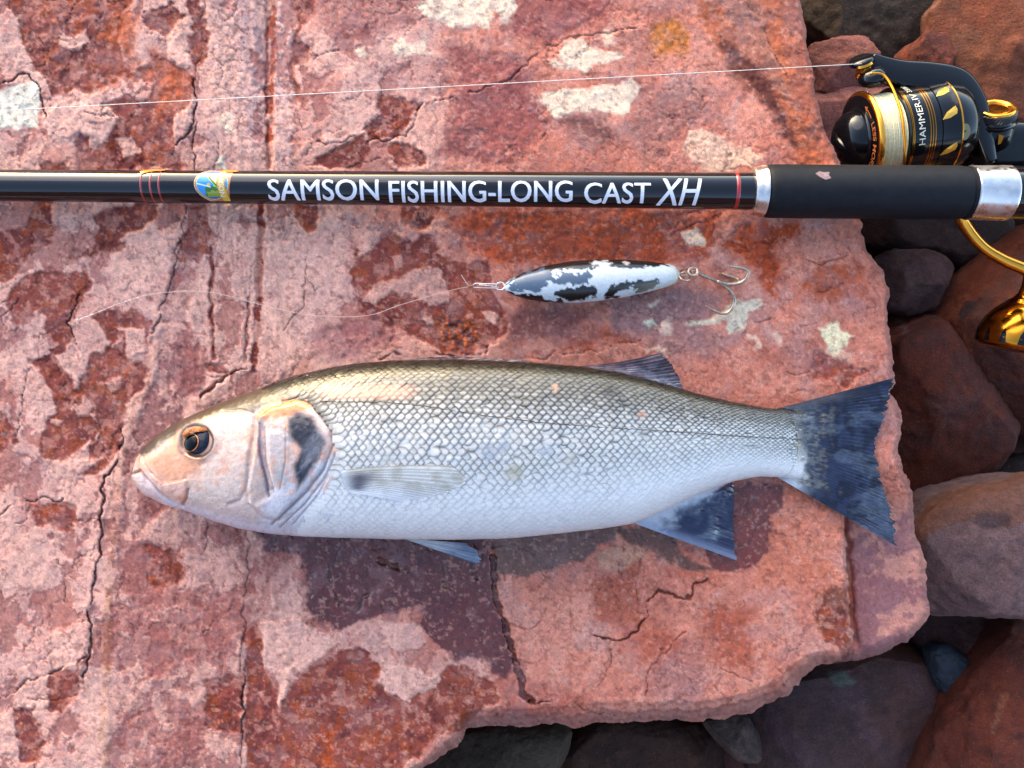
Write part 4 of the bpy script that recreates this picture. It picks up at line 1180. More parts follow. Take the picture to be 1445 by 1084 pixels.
def skin_mat(name, bumpd=0.00025, bscale=2200, spec=0.5, coat=0.35):
    m, nt, b = new_mat(name)
    at = nd(nt, 'ShaderNodeAttribute', attribute_name='col')
    ra = nd(nt, 'ShaderNodeAttribute', attribute_name='rough'); ma = nd(nt, 'ShaderNodeAttribute', attribute_name='met')
    tc = nd(nt, 'ShaderNodeTexCoord')
    c, _ = mul_noise(nt, at.outputs['Color'], 1400, 0.86, 1.12, 4, tc.outputs['Object'])
    nt.links.new(c, b.inputs['Base Color'])
    nt.links.new(ra.outputs['Fac'], b.inputs['Roughness']); nt.links.new(ma.outputs['Fac'], b.inputs['Metallic'])
    b.inputs['Coat Weight'].default_value = coat; b.inputs['Coat Roughness'].default_value = 0.12
    b.inputs['Specular IOR Level'].default_value = spec
    n2 = nd(nt, 'ShaderNodeTexNoise', i_Scale=float(bscale), i_Detail=4.0)
    nt.links.new(tc.outputs['Object'], n2.inputs['Vector'])
    bp = nd(nt, 'ShaderNodeBump'); bp.inputs['Strength'].default_value = 0.5; bp.inputs['Distance'].default_value = bumpd
    nt.links.new(n2.outputs['Fac'], bp.inputs['Height']); nt.links.new(bp.outputs[0], b.inputs['Normal'])
    return m


M['skin'] = skin_mat('fish_skin', 0.0002, 1500, 0.5, 0.3)
M['scale'] = skin_mat('fish_scale', 0.0001, 2600, 0.4, 0.12)
M['fin'] = skin_mat('fish_fin', 0.0004, 330, 0.35, 0.0)
_nt = M['fin'].node_tree; _b = _nt.nodes['Principled BSDF']
_tc = nd(_nt, 'ShaderNodeTexCoord'); _mp = nd(_nt, 'ShaderNodeMapping'); _mp.inputs['Scale'].default_value = (26, 60, 26)
_no = nd(_nt, 'ShaderNodeTexNoise', i_Scale=1.0, i_Detail=5.0, i_Roughness=0.6)
_nt.links.new(_tc.outputs['Object'], _mp.inputs['Vector']); _nt.links.new(_mp.outputs[0], _no.inputs['Vector'])
_mr = nd(_nt, 'ShaderNodeMapRange'); _mr.inputs['From Min'].default_value = 0.50; _mr.inputs['From Max'].default_value = 0.57
_nt.links.new(_no.outputs['Fac'], _mr.inputs['Value']); _nt.links.new(_mr.outputs[0], _b.inputs['Coat Weight'])
_b.inputs['Coat IOR'].default_value = 1.7; _b.inputs['Coat Roughness'].default_value = 0.05
body = link('body', mesh_np('body', BV.reshape(-1, 3), grid_faces(nX, nT, True, True), {'col': np.clip(bcol, 0.003, 0.9).reshape(-1, 3), 'rough': brough.ravel(), 'met': bmet.ravel()}), M['skin'], fish)
_ok = BV[:, :250].reshape(-1, 3)
_okx, _oky = proj(_ok)


def on_body(px, py, lift=0.0):
    i = np.argmin((_okx - px) ** 2 + (_oky - py) ** 2)
    return P(px, py, _ok[i, 2] + lift)


# --- scales: one shingle each, in staggered rows
spx = []
x = 384.0
while x < 1162:
    spx.append(x)
    x += float(np.interp(x, [384, 480, 600, 800, 950, 1060, 1120, 1160], [8.5, 9.5, 10.8, 10.8, 9.5, 8, 6.5, 5.5]))
NR = 56
rowth = np.linspace(0.05, math.pi - 0.03, NR)
edge0 = [(372, 548), (410, 556), (440, 562), (462, 584), (476, 612), (480, 640), (468, 680), (440, 725), (420, 760)]
ey = np.array([p[1] for p in edge0]); ex = np.array([p[0] for p in edge0])
UU, VVs = np.meshgrid(np.linspace(-1, 1, 5), np.linspace(-1, 1, 5), indexing='ij')
half = np.where(UU > -0.1, np.sqrt(np.clip(1 - ((UU + 0.1) / 1.1) ** 2, 0, 1)) ** 0.9, 1.0)      # round behind, square in front
SU, SV = UU, VVs * np.maximum(half, 0.0)
edg = np.clip(np.hypot(np.clip(SU + 0.1, 0, 2) / 1.1, SV), 0, 1)[None]
srg = np.random.default_rng(5)
cen = []
for k, x0 in enumerate(spx):
    dx = (spx[k + 1] - x0) if k + 1 < len(spx) else x0 - spx[k - 1]
    for r in range(NR):
        xx = x0 + (dx * 0.5 if r % 2 else 0)
        if xx < 1150: cen.append((xx, rowth[r], dx))
cen = np.array(cen)
# let the rows drift a little, as on a real flank
cen[:, 0] += 5.0 * (fbm(cen[:, 0], cen[:, 1] * 80, 90, 2, 251) - 0.5)
cen[:, 1] = np.clip(cen[:, 1] + 0.05 * (fbm(cen[:, 0], cen[:, 1] * 80, 110, 2, 255) - 0.5), 0.03, math.pi - 0.02)
cp = surf(cen[:, 0], cen[:, 1]); cpx, cpy = proj(cp)
dth = rowth[1] - rowth[0]
keep = (cpx > np.interp(cpy, ey, ex))
keep &= ~((cpx > 1106) & (srg.random(len(cpx)) < sstep(1106, 1136, cpx)))
keep &= ~((srg.random(len(cpx)) < 0.012) & (cpy > 560))          # a few lost scales
cen = cen[keep]
n = len(cen)
sh = (n, 1, 1)
xx, th0, dx = [cen[:, k].reshape(sh) for k in range(3)]
size_j = 1 + srg.normal(0, 0.05, sh)
X = np.clip(xx + (SU[None] * 1.02 + srg.normal(0, 0.04, sh)) * dx * 0.92 * size_j, 188, 1171)
T = np.clip(th0 + (SV[None] * 1.08 * size_j + srg.normal(0, 0.04, sh)) * dth, 0.004, math.pi - 0.004)
p = surf(X, T); nn = surf_n(X, np.clip(T, 0.02, math.pi - 0.02))
v0 = (1 - np.cos(th0)) / 2
tilt = srg.normal(0, 0.16, sh); tilt2 = srg.normal(0, 0.10, sh)
lift = (-0.12 + (0.40 + tilt2) * (SU[None] + 1) / 2 + 0.10 * (1 - SV[None] ** 2) + tilt * 0.4 * SV[None] * (SU[None] + 1) / 2) * 1e-3 * (0.35 + 0.7 * dx / 11) * np.where(v0 > 0.8, 0.65, 1.0)
p = p + nn * (lift + 0.00004)[..., None]
px_, py_ = proj(p)
vq = (1 - np.cos(T)) / 2
n1 = np.full(X.shape, 0.5)
c = body_col(px_, py_, vq, n1, n1, n1)
c = c * (1 + srg.normal(0, 1, sh) * np.where(v0 < 0.5, 0.10, 0.02))[..., None]  # random brightness per scale, glints painted into the colour
ly = laty(px_)
above = 1 - sstep(-4, 10, py_ - ly)
mid = 1 - sstep(0.46, 0.86, vq)
dark = np.clip(1.15 * above + 0.72 * mid * (1 - above), 0, 1) + 0.14
dark = dark * (0.55 + 0.75 * fbm(px_, py_, 45, 3, 261))
dk_ = (sstep(0.60, 0.86, edg) * dark)[..., None]
c = c * (1 - dk_) + srgb(34, 30, 22) * dk_
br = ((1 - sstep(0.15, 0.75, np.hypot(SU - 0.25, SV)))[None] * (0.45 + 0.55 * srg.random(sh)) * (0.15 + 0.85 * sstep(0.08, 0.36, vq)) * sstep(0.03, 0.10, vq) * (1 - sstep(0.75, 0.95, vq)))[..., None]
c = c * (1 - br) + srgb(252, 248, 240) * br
pe = (sstep(0, 10, 14 - np.abs(py_ - 553)) * sstep(440, 470, px_) * (1 - sstep(555, 600, px_)) * 0.6)[..., None]  # peach sunset reflection painted on the upper flank scales
c = c * (1 - pe) + srgb(238, 178, 146) * pe
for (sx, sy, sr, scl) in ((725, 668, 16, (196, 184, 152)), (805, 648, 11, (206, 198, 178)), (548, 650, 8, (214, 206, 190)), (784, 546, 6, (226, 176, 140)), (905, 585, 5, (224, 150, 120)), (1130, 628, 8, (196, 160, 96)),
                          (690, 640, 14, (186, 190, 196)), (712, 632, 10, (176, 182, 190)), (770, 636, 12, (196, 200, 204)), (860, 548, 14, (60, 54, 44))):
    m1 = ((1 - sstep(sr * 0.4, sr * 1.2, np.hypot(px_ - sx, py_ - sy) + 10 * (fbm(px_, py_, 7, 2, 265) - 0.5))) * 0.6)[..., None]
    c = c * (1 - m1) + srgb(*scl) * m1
rgh = np.broadcast_to(0.20 + 0.22 * srg.random(sh) + 0.12 * sstep(0.6, 0.9, v0), X.shape)
mtl = np.broadcast_to(0.34 * (sstep(0.05, 0.3, v0) * 0.85 + 0.15) * (1 - 0.75 * sstep(0.5, 0.9, v0)), X.shape)
gf = (grid_faces(5, 5)[None] + 25 * np.arange(n)[:, None, None]).reshape(-1, 4)
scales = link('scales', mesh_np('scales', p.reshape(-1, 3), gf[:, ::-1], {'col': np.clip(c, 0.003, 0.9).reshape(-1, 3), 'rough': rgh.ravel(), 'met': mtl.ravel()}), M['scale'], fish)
tag(scales, kind='stuff')

# --- lateral line: a fine raised seam
lpx = np.arange(452, 1136, 4.0)
lpt = []
for q in lpx:
    y_ = float(laty(q)) + 0.8 * math.sin(q * 0.9)
    lpt.append(on_body(q, y_, 0.00022))
lpt = np.array(lpt); lpt[:, 2] = np.convolve(np.r_[lpt[:3, 2], lpt[:, 2], lpt[-3:, 2]], np.ones(7) / 7, 'valid')
M['lateral'] = simple('lateral_line_pigment', tuple(srgb(92, 78, 58)), 0.4, 0, 0.2, noise=0.4, nscale=400)
tube('lateral_line', lpt, 0.00030, M['lateral'], fish, 6)

# --- eye
M['eyeball'] = simple('fish_eye_iris', (0.012, 0.014, 0.026), 0.06, 0, 0.0, 0.25, noise=0.7, nscale=500)
M['pupil'] = simple('fish_pupil', (0.001, 0.001, 0.002), 0.05, 0, 0.0, 0.15)
M['eye_gold'] = simple('fish_eye_gold', (0.40, 0.12, 0.022), 0.3, 0.2, 0.2, noise=0.8, nscale=500)


def dome(cx, cy, r, h, lift, name, mat, parent, seg=40, rings=10, inner=0.0, ell=1.0, rot=0.0):
    c = on_body(cx, cy, 0)
    i = np.argmin((_okx - cx) ** 2 + (_oky - cy) ** 2)
    nn = BN[:, :250].reshape(-1, 3)[i]
    u = np.cross(nn, [0, 1.0, 0]); u /= np.linalg.norm(u); w = np.cross(nn, u)
    f = S * (D - c[2]) / D
    V, F_ = [], []
    for k in range(rings):
        t = inner + (1 - inner) * k / (rings - 1)
        for j in range(seg):
            a = 2 * math.pi * j / seg
            V.append(c + nn * (lift + h * math.sqrt(max(0, 1 - t * t))) + f * r * t * (math.cos(a + rot) * u * ell + math.sin(a + rot) * w))
    F_ = [tuple(x) for x in grid_faces(rings, seg, True)]
    mb = MB(); mb.add(np.array(V), F_)
    return mb.build(name, mat, parent)


eye = dome(278.5, 621.5, 20, 0.0026, -0.0002, 'eye', M['eyeball'], fish)
dome(274, 626, 13.0, 0.0010, 0.0024, 'pupil_ring', M['eye_gold'], eye, inner=0.91, rings=5)
dome(274, 626, 12.0, 0.0012, 0.0024, 'pupil', M['pupil'], eye)
# golden crescent over the iris
cres = MB()
ca = [(262, 612), (268, 604), (278, 601), (288, 602), (296, 607), (288, 609), (280, 609), (272, 613), (264, 620)]
cc = np.mean(ca, 0)
V = [on_body(*(cc + (np.array(q) - cc) * s_), 0) for s_ in (0.02, 0.35, 0.7, 1.0) for q in ca]
e0 = on_body(279, 621, 0)
V = [np.array([p[0], p[1], e0[2] + 0.0029 * math.sqrt(max(0, 1 - (np.hypot(p[0] - e0[0], p[1] - e0[1]) / (23.5 * S * 0.95)) ** 2)) + 0.0002]) for p in V]
cres.add(V, [tuple(x) for x in grid_faces(4, len(ca), True)])
cres.build('iris_crescent', M['eye_gold'], eye)


# --- fins
def fin(name, base, tip, nray, zb, zt, colf, amp=0.4, jag=0.06, curve=0.0, parent=fish, thick=0.00045, nu=34, lie=None, seed=1, met=0.0, rough=0.12, mat='fin', over=None):
    g = np.random.default_rng(seed)
    per = 7
    nv = nray * per + 1
    B = resample(catmull(base, 10), nv); T = resample(catmull(tip, 10), nv)
    vpar = np.linspace(0, 1, nv)
    vph = vpar + 0.9 / nray * (fbm(vpar * 10, vpar * 0 + seed, 1.0, 2, 330 + seed) - 0.5)
    ridge_ = np.abs(np.sin(vph * nray * math.pi))         # 0 on a ray
    rid = np.floor(np.clip(vph, 0, 1) * nray).astype(int).clip(0, nray - 1)
    ln = 1 - jag * g.random(nray)[rid] - jag * 0.8 * ridge_ ** 2 * g.random(nray)[rid]
    ln[0] = 1; ln[-1] = 1
    u = np.linspace(0, 1, nu)[:, None] * ln[None]
    px = B[None, :, 0] + (T - B)[None, :, 0] * u; py = B[None, :, 1] + (T - B)[None, :, 1] * u
    d = T - B; L = np.hypot(d[:, 0], d[:, 1])[None] + 1e-6
    bow = curve * np.sin(u * math.pi) * L
    px = px - d[None, :, 1] / L * bow; py = py + d[None, :, 0] / L * bow
    wob = (fbm(px, py, 30, 4, 300 + seed) - 0.5)
    fork = np.abs(np.sin(vpar * nray * 2 * math.pi))[None] * sstep(0.45, 0.8, u)
    zv = (np.interp(vpar, np.linspace(0, 1, len(zb)), zb)[None] * (1 - u) + np.interp(vpar, np.linspace(0, 1, len(zt)), zt)[None] * u) * 1e-3
    zv = zv + 1e-3 * (amp * (0.5 - ridge_)[None] * (0.25 * sstep(0, 0.2, u) + 0.6 * sstep(0.45, 0.8, u)) + amp * 0.3 * (0.5 - fork) * sstep(0.3, 0.6, u) + 7.5 * wob * sstep(0, 0.4, u) * amp)
    if over:
        zv = np.maximum(zv, over(px, py))
    if lie is not None:
        zv = lie(px, py, u) + 1e-3 * amp * (0.5 - ridge_)[None] * sstep(0, 0.2, u)
    f = S * (D - zv) / D
    top = np.stack([(px - CX) * f, -(py - CY) * f, zv], -1)
    bot = top - np.array([0, 0, thick]) * (1.0 - 0.5 * u)[..., None]
    n = nu * nv
    F1 = grid_faces(nu, nv)
    per_ = np.r_[np.arange(nv), np.arange(1, nu) * nv + nv - 1, (nu - 1) * nv + np.arange(nv - 2, -1, -1), np.arange(nu - 2, 0, -1) * nv]
    rim = np.stack([per_, np.roll(per_, -1), np.roll(per_, -1) + n, per_ + n], -1)
    Vv = np.vstack([top.reshape(-1, 3), bot.reshape(-1, 3)])
    Fv = np.vstack([F1[:, ::-1], F1 + n, rim])
    c = colf(px, py, u, np.repeat(vpar[None], nu, 0), np.repeat(ridge_[None], nu, 0))
    c = np.clip(c, 0.002, 0.9).reshape(-1, 3)
    rg = np.full(n, rough) + 0.22 * (fbm(px, py, 14, 3, 320 + seed) - 0.5).ravel()
    me = mesh_np(name, Vv, Fv, {'col': np.vstack([c, c]), 'rough': np.clip(np.r_[rg, rg], 0.06, 0.9), 'met': np.full(2 * n, met)})
    return link(name, me, M[mat], parent)


def mixc(a, b, t):
    return a * (1 - t[..., None]) + b * t[..., None]


def over_tail(px, py):
    sel = (_okx > 1080)
    qx, qy, qz = _okx[sel], _oky[sel], _ok[sel, 2]
    flat = np.stack([px.ravel(), py.ravel()], 1); out_ = np.zeros(len(flat))
    for i in range(0, len(flat), 1000):
        d = (flat[i:i + 1000, 0][:, None] - qx[None]) ** 2 + (flat[i:i + 1000, 1][:, None] - qy[None]) ** 2
        k = np.argmin(d, 1)
        out_[i:i + 1000] = np.where(d[np.arange(len(k)), k] < 9, qz[k] + 0.0003, 0)
    return out_.reshape(px.shape)


def col_tail(px, py, u, v, r):
    n = fbm(px, py, 12, 4, 341)
    c = mixc(np.broadcast_to(srgb(26, 29, 48), px.shape + (3,)), srgb(44, 50, 76), sstep(0.45, 0.62, n))
    c = mixc(c, srgb(20, 22, 36), 0.35 * sstep(0.6, 0.98, r))
    sp_ = (1 - sstep(0.22, 0.44, u + (n - 0.5) * 0.5)) * sstep(0.06, 0.2, v) * (1 - sstep(0.85, 0.97, v))
    n9 = sstep(0.42, 0.6, fbm(px * 0.6, py, 3.2, 2, 345))
    c = mixc(c, mixc(np.broadcast_to(srgb(76, 76, 82), px.shape + (3,)), srgb(138, 136, 128), n9), 0.5 * sp_)
    c = mixc(c, body_col(px, py, np.clip((py - 579) / 96, 0, 1), n * 0 + .5, n, n), 0.9 * (1 - sstep(0.04, 0.16, u + (n - 0.5) * 0.2)))
    c = mixc(c, srgb(92, 86, 88), 0.75 * (1 - sstep(0.04, 0.12, v)) * (1 - sstep(0.3, 0.8, u)))
    c = mixc(c, srgb(196, 204, 214), 0.7 * sstep(0.90, 0.98, v) * (1 - sstep(0.08, 0.3, u)))
    return c


fin('tail_fin', [(1092, 578), (1112, 583), (1122, 604), (1126, 628), (1122, 652), (1112, 668), (1098, 674)],
    [(1263, 533), (1262, 548), (1254, 576), (1245, 604), (1238, 630), (1240, 654), (1250, 690), (1262, 728), (1266, 752), (1267, 772)],
    40, [8, 8, 8, 8, 8, 8, 8], [5, 4, 3.5, 3.5, 3.2, 2.4, 1.6], col_tail, 0.40, 0.04, 0.0, seed=3, nu=56, over=over_tail)


def col_dorsal(px, py, u, v, r):
    n = fbm(px, py, 10, 4, 351)
    c = mixc(np.broadcast_to(srgb(104, 82, 88), px.shape + (3,)), srgb(74, 58, 66), sstep(0.4, 0.65, n))
    return mixc(c, srgb(60, 46, 50), 0.45 * sstep(0.3, 0.9, r))


fin('dorsal_fin', [(800, 518), (850, 523), (905, 535), (958, 550)], [(937, 497), (946, 510), (957, 530), (967, 553)], 12, [22, 21, 19, 17], [17, 15, 13, 14], col_dorsal, 0.55, 0.03, 0.03, seed=5)
fin('spiny_dorsal_fin', [(540, 512), (600, 511), (680, 512), (740, 514)], [(602, 504), (660, 504), (730, 508), (768, 514)], 9, [25, 25, 24.5, 24], [22, 21, 21, 22], col_dorsal, 0.6, 0.02, 0.0, seed=6, nu=14)


def col_anal(px, py, u, v, r):
    n = fbm(px, py, 12, 4, 361)
    c = mixc(np.broadcast_to(srgb(206, 206, 212), px.shape + (3,)), srgb(46, 52, 78), sstep(0.10, 0.36, u + (n - 0.5) * 0.35 + 0.12 * v))
    c = mixc(c, srgb(46, 46, 66), 0.6 * sstep(0.6, 0.95, r) * sstep(0.2, 0.5, u))
    return mixc(c, srgb(150, 160, 186), 0.55 * (1 - sstep(0.02, 0.16, v)))


fin('anal_fin', [(890, 737), (930, 721), (975, 700), (1028, 680)], [(1041, 791), (1040, 775), (1036, 735), (1036, 684)], 12, [14, 12.5, 11, 9.5], [3, 3, 3.5, 5], col_anal, 0.6, 0.03, 0.0, seed=8)


def col_pelvic(px, py, u, v, r):
    n = fbm(px, py, 12, 3, 371)
    c = mixc(np.broadcast_to(srgb(206, 204, 204), px.shape + (3,)), srgb(126, 138, 160), sstep(0.35, 0.8, u + (n - 0.5) * 0.3))
    return mixc(c, srgb(90, 96, 112), 0.5 * sstep(0.5, 0.95, r))


fin('pelvic_fin', [(560, 757), (572, 760), (584, 761)], [(682, 799), (681, 780), (664, 767)], 8, [11, 11, 11], [4, 4.5, 7], col_pelvic, 0.5, 0.08, 0.0, seed=9)
fin('pelvic_fin', [(540, 750), (542, 754), (546, 758)], [(664, 751), (668, 756), (660, 760)], 5, [33, 30, 26], [35, 31, 26], lambda px, py, u, v, r: mixc(np.broadcast_to(srgb(222, 218, 220), px.shape + (3,)), srgb(168, 164, 166), 0.6 * sstep(0.4, 0.9, r)), 0.3, 0.05, 0.0, seed=10, rough=0.3)


def lie_pec(px, py, u):
    z = np.zeros(px.shape)
    flat = np.stack([px.ravel(), py.ravel()], 1)
    sel = (_okx > 470) & (_okx < 680) & (_oky > 630) & (_oky < 730)
    qx, qy, qz = _okx[sel], _oky[sel], _ok[sel, 2]
    out_ = np.empty(len(flat))
    for i in range(0, len(flat), 400):
        d = (flat[i:i + 400, 0][:, None] - qx[None]) ** 2 + (flat[i:i + 400, 1][:, None] - qy[None]) ** 2
        out_[i:i + 400] = qz[np.argmin(d, 1)]
    return out_.reshape(px.shape) + 0.0004 + 0.0006 * np.sin(u * math.pi * 0.9)


def col_pec(px, py, u, v, r):
    n = fbm(px, py, 14, 4, 381)
    c = mixc(np.broadcast_to(srgb(214, 210, 202), px.shape + (3,)), srgb(192, 186, 172), sstep(0.42, 0.62, n))
    c = mixc(c, srgb(150, 144, 134), 0.28 * sstep(0.45, 0.95, r) * (1 - 0.7 * v))
    c = mixc(c, srgb(240, 238, 238), 0.85 * sstep(0.35, 0.95, v))
    c = mixc(c, srgb(222, 220, 218), 1 - sstep(0.02, 0.09, u))
    c = mixc(c, srgb(84, 80, 92), 0.95 * np.exp(-((u - 0.16) / 0.11) ** 2) * (1 - sstep(0.7, 0.95, v)) * sstep(0.05, 0.3, v))
    return c


fin('pectoral_fin', [(478, 664), (480, 674), (484, 684), (492, 696)], [(640, 658), (656, 668), (660, 678), (645, 690), (610, 701), (560, 708)], 15, [0], [0], col_pec, 0.12, 0.03, -0.02, lie=lie_pec, seed=11, rough=0.28, nu=40)

# ------------------------------------------------------------------ text helpers
def text_tris(txt, shear=0.0, cuts=14, bold=0.0):
    cu = bpy.data.curves.new('lettering_curve', 'FONT'); cu.body = txt; cu.size = 1.0; cu.shear = shear; cu.offset = bold
    cu.resolution_u = 4
    ob = bpy.data.objects.new('lettering_tmp', cu); COL.objects.link(ob)
    bpy.context.view_layer.update()
    me = bpy.data.meshes.new_from_object(ob.evaluated_get(bpy.context.evaluated_depsgraph_get()))
    COL.objects.unlink(ob); bpy.data.objects.remove(ob); bpy.data.curves.remove(cu)
    bm = bmesh.new(); bm.from_mesh(me); bpy.data.meshes.remove(me)
    ys = [v.co.y for v in bm.verts]; y0, y1 = min(ys), max(ys)
    for k in range(1, cuts):
        y = y0 + (y1 - y0) * k / cuts
        bmesh.ops.bisect_plane(bm, geom=bm.verts[:] + bm.edges[:] + bm.faces[:], plane_co=(0, y, 0), plane_no=(0, 1, 0))
    bmesh.ops.triangulate(bm, faces=bm.faces[:])
    V = np.array([v.co[:] for v in bm.verts]); F = [[v.index for v in f.verts] for f in bm.faces]
    bm.verts.index_update()
    F = [[v.index for v in f.verts] for f in bm.faces]
    bm.free()
    return V, np.array(F)


# ------------------------------------------------------------------ rod
RA = P(0, 261.8, 0.0115); RB = P(1445, 272.8, 0.0178)


def rod_pt(px):
    """point of the straight axis seen at photo column px"""
    k = (px - CX) * S / D
    d = RB - RA
    t = (k * (D - RA[2]) - RA[0]) / (d[0] + k * d[2])
    return RA + d * t


def rod_c(px):
    p = np.array([rod_pt(q) for q in np.atleast_1d(px)])
    y = CY - p[:, 1] / S * D / (D - p[:, 2])
    return (y[0], p[0, 2]) if np.ndim(px) == 0 else (y, p[:, 2])
AX_ = (RB - RA) / np.linalg.norm(RB - RA)
RY = np.array([0, 1.0, 0]) - AX_ * AX_[1]; RY /= np.linalg.norm(RY)
RZ = np.cross(AX_, RY)
a_of = lambda px: float(np.dot(rod_pt(px) - RA, AX_))
pr = lambda rpx, px: rpx * S * (D - rod_c(px)[1]) / D         # radius in photo px -> metres
rod = empty('fishing_rod', tuple(RA))
tag(rod, 'glossy black fishing rod with white lettering and dark foam grip across the slab', 'fishing rod')


def rprof(L):
    return [(a_of(px), pr(r, px)) for px, r in L]


lathe('blank', rprof([(-700, 18.5), (-300, 20.5), (0, 22), (200, 22.4), (203, 23.0), (240, 23.2), (243, 22.6), (500, 23.4), (1000, 25.5), (1060, 26)]), RA, AX_, M['rod_black'], rod, 64)
for px in (208, 221, 233):
    lathe('thread_wrap', rprof([(px - 1.3, 22.9), (px - 1.0, 23.6), (px + 1.0, 23.6), (px + 1.3, 22.9)]), RA, AX_, M['red_thread'], rod, 64)
lathe('thread_wrap', rprof([(1034, 25.6), (1034.5, 26.3), (1039, 26.4), (1039.5, 25.7)]), RA, AX_, M['red_thread'], rod, 64)
lathe('winding_check', rprof([(1060, 25), (1060.5, 31.5), (1063, 33), (1068, 34.0), (1072, 34.8), (1074, 36.2), (1077.5, 36.4), (1078, 30)]), RA, AX_, M['steel'], rod, 64, True)
lathe('foam_grip', rprof([(1077.6, 30), (1078, 33), (1080, 35.6), (1084, 36.9), (1092, 37.2), (1200, 37.2), (1340, 37.4), (1352, 37.2), (1358, 36.2), (1359, 35.2), (1361, 35.2), (1361.5, 36.4), (1365, 36.4), (1366, 33)]), RA, AX_, M['eva'], rod, 72, True)
lathe('reel_seat_hood', rprof([(1365, 33), (1365.2, 37.4), (1367, 38.0), (1369, 37.4), (1416, 38.4), (1419, 38.6), (1421, 37.6), (1421.5, 33)]), RA, AX_, M['steel'], rod, 72, True)
lathe('reel_seat', rprof([(1421, 30), (1421.2, 35.5), (1430, 35.8), (1500, 36), (1620, 36), (1622, 30)]), RA, AX_, M['rod_black'], rod, 48, True)
lathe('butt_grip', rprof([(1620, 28), (1621, 36), (1900, 37), (1960, 39), (1990, 37), (1996, 20), (1997, 0.5)]), RA, AX_, M['eva'], rod, 48, True)


def rod_wrap(V2, F, name, mat, parent, lift=0.00012):
    """V2 in photo px (x, y): laid on the blank so that it sits at that place when seen from above"""
    V = []
    for q_, (x, y) in enumerate(V2):
        yc, zc = rod_c(x)
        r = np.interp(x, [0, 500, 1000, 1060], [22.05, 23.45, 25.55, 26.05]) + (0.9 if 200 < x < 242 else 0)
        dy = np.clip(y - yc, -r * 0.97, r * 0.97)
        rm = pr(r, x) + lift + (0.00003 if q_ >= len(V2) / 2 else 0)
        rr = pr(1, x)
        yy = dy * rr
        base_ = rod_pt(x)
        V.append(base_ + np.array([0, -1.0, 0]) * yy + np.array([0, 0, 1.0]) * math.sqrt(max(rm * rm - yy * yy, 1e-12)))
    mb = MB(); mb.add(V, F)
    return mb.build(name, mat, parent, False)


for txt, x0, x1, yt, yb, sh in [('SAMSON', 384, 537, 258.5, 285.5, 0), ('FISHING-LONG', 552, 806, 260.5, 288.0, 0), ('CAST', 823, 914, 263.5, 290.0, 0), ('XH', 924, 985, 257.5, 292, 0.25)]:
    V2, F2 = text_tris(txt, sh, 14, 0.0)
    mn, mx = V2.min(0), V2.max(0)
    X = x0 + (V2[:, 0] - mn[0]) / (mx[0] - mn[0]) * (x1 - x0)
    Y = yb - (V2[:, 1] - mn[1]) / (mx[1] - mn[1]) * (yb - yt)
    rod_wrap(np.vstack([np.c_[X - 0.55, Y], np.c_[X + 0.55, Y + 0.3]]), np.vstack([F2, F2 + len(X)]), 'lettering', M['white_print'], rod, 0.00013)
# round sticker
sx, sy = np.meshgrid(np.linspace(281, 337, 110), np.linspace(-1, 1, 90), indexing='ij')
ctr = 262.2 + 0.0064 * 300
SXp = sx; SYp = ctr + sy * 21.6
lx = (sx - 309); ly_ = sy * 25.5
ov = (lx / 27.5) ** 2 + (ly_ / 27) ** 2
bulge = np.where(sx < 309, ov, (lx / 25.5) ** 4 + 0 * ly_)
insd = np.where(sx < 309, ov < 1, np.abs(lx + 0.12 * ly_) < 23)
c = np.broadcast_to(srgb(196, 120, 76), sx.shape + (3,)).copy()


def lay(mask, col):
    c[mask] = srgb(*col)


lay(np.where(sx < 309, ov > 0.9, False), (226, 204, 150))
inn = ((lx + 2) / 21.5) ** 2 + (ly_ / 23) ** 2
lay(inn < 1.08, (222, 200, 130)); lay(inn < 1.0, (48, 150, 222))
nst = fbm(sx, SYp, 7, 3, 401)
lay((inn < 1) & (ly_ < -12 + 8 * (nst - 0.5)), (170, 160, 230)); lay((inn < 1) & (ly_ < -16), (112, 140, 220))
lay((inn < 1) & (ly_ > 6 + 10 * (nst - 0.5)) & (lx > -12), (70, 120, 30)); lay((inn < 1) & (ly_ > 12 + 8 * (nst - 0.5)) & (lx > -10), (150, 170, 50)); lay((inn < 1) & (ly_ > 20), (60, 110, 180))
lay((inn < 1) & (np.hypot(lx - 2, ly_ + 10) < 8 + 3 * (nst - 0.5)), (230, 226, 230)); lay((inn < 1) & (np.abs(lx - 6) < 6) & (np.abs(ly_ + 2) < 7), (206, 224, 190))
rod_line = np.abs(lx - (-10 + 0.42 * (ly_ + 18) + 0.010 * (ly_ + 18) ** 2)); lay((inn < 1) & (rod_line < 2.6) & (ly_ < 14) & (ly_ > -18), (176, 206, 60)); lay((inn < 1) & (rod_line < 1.0) & (ly_ < 14) & (ly_ > -18), (30, 60, 20))
lay((np.hypot(lx + 7, ly_ - 2) < 2.4), (240, 190, 40)); lay((inn < 1) & (np.abs(ly_ - 7 - 0.3 * lx) < 1.0) & (lx < -4), (220, 240, 250))
rib = np.abs(lx - (10 + 0.012 * (ly_ + 2) ** 2 * 0.6)); lay((rib < 6.0), (236, 190, 60)); lay((rib < 6.0) & (rib > 5.0), (180, 120, 30))
m, nt, b = new_mat('sticker_print')
at = nd(nt, 'ShaderNodeAttribute', attribute_name='col'); nt.links.new(at.outputs['Color'], b.inputs['Base Color']); b.inputs['Roughness'].default_value = 0.22; b.inputs['Coat Weight'].default_value = 0.4
M['sticker'] = m
Vs = []
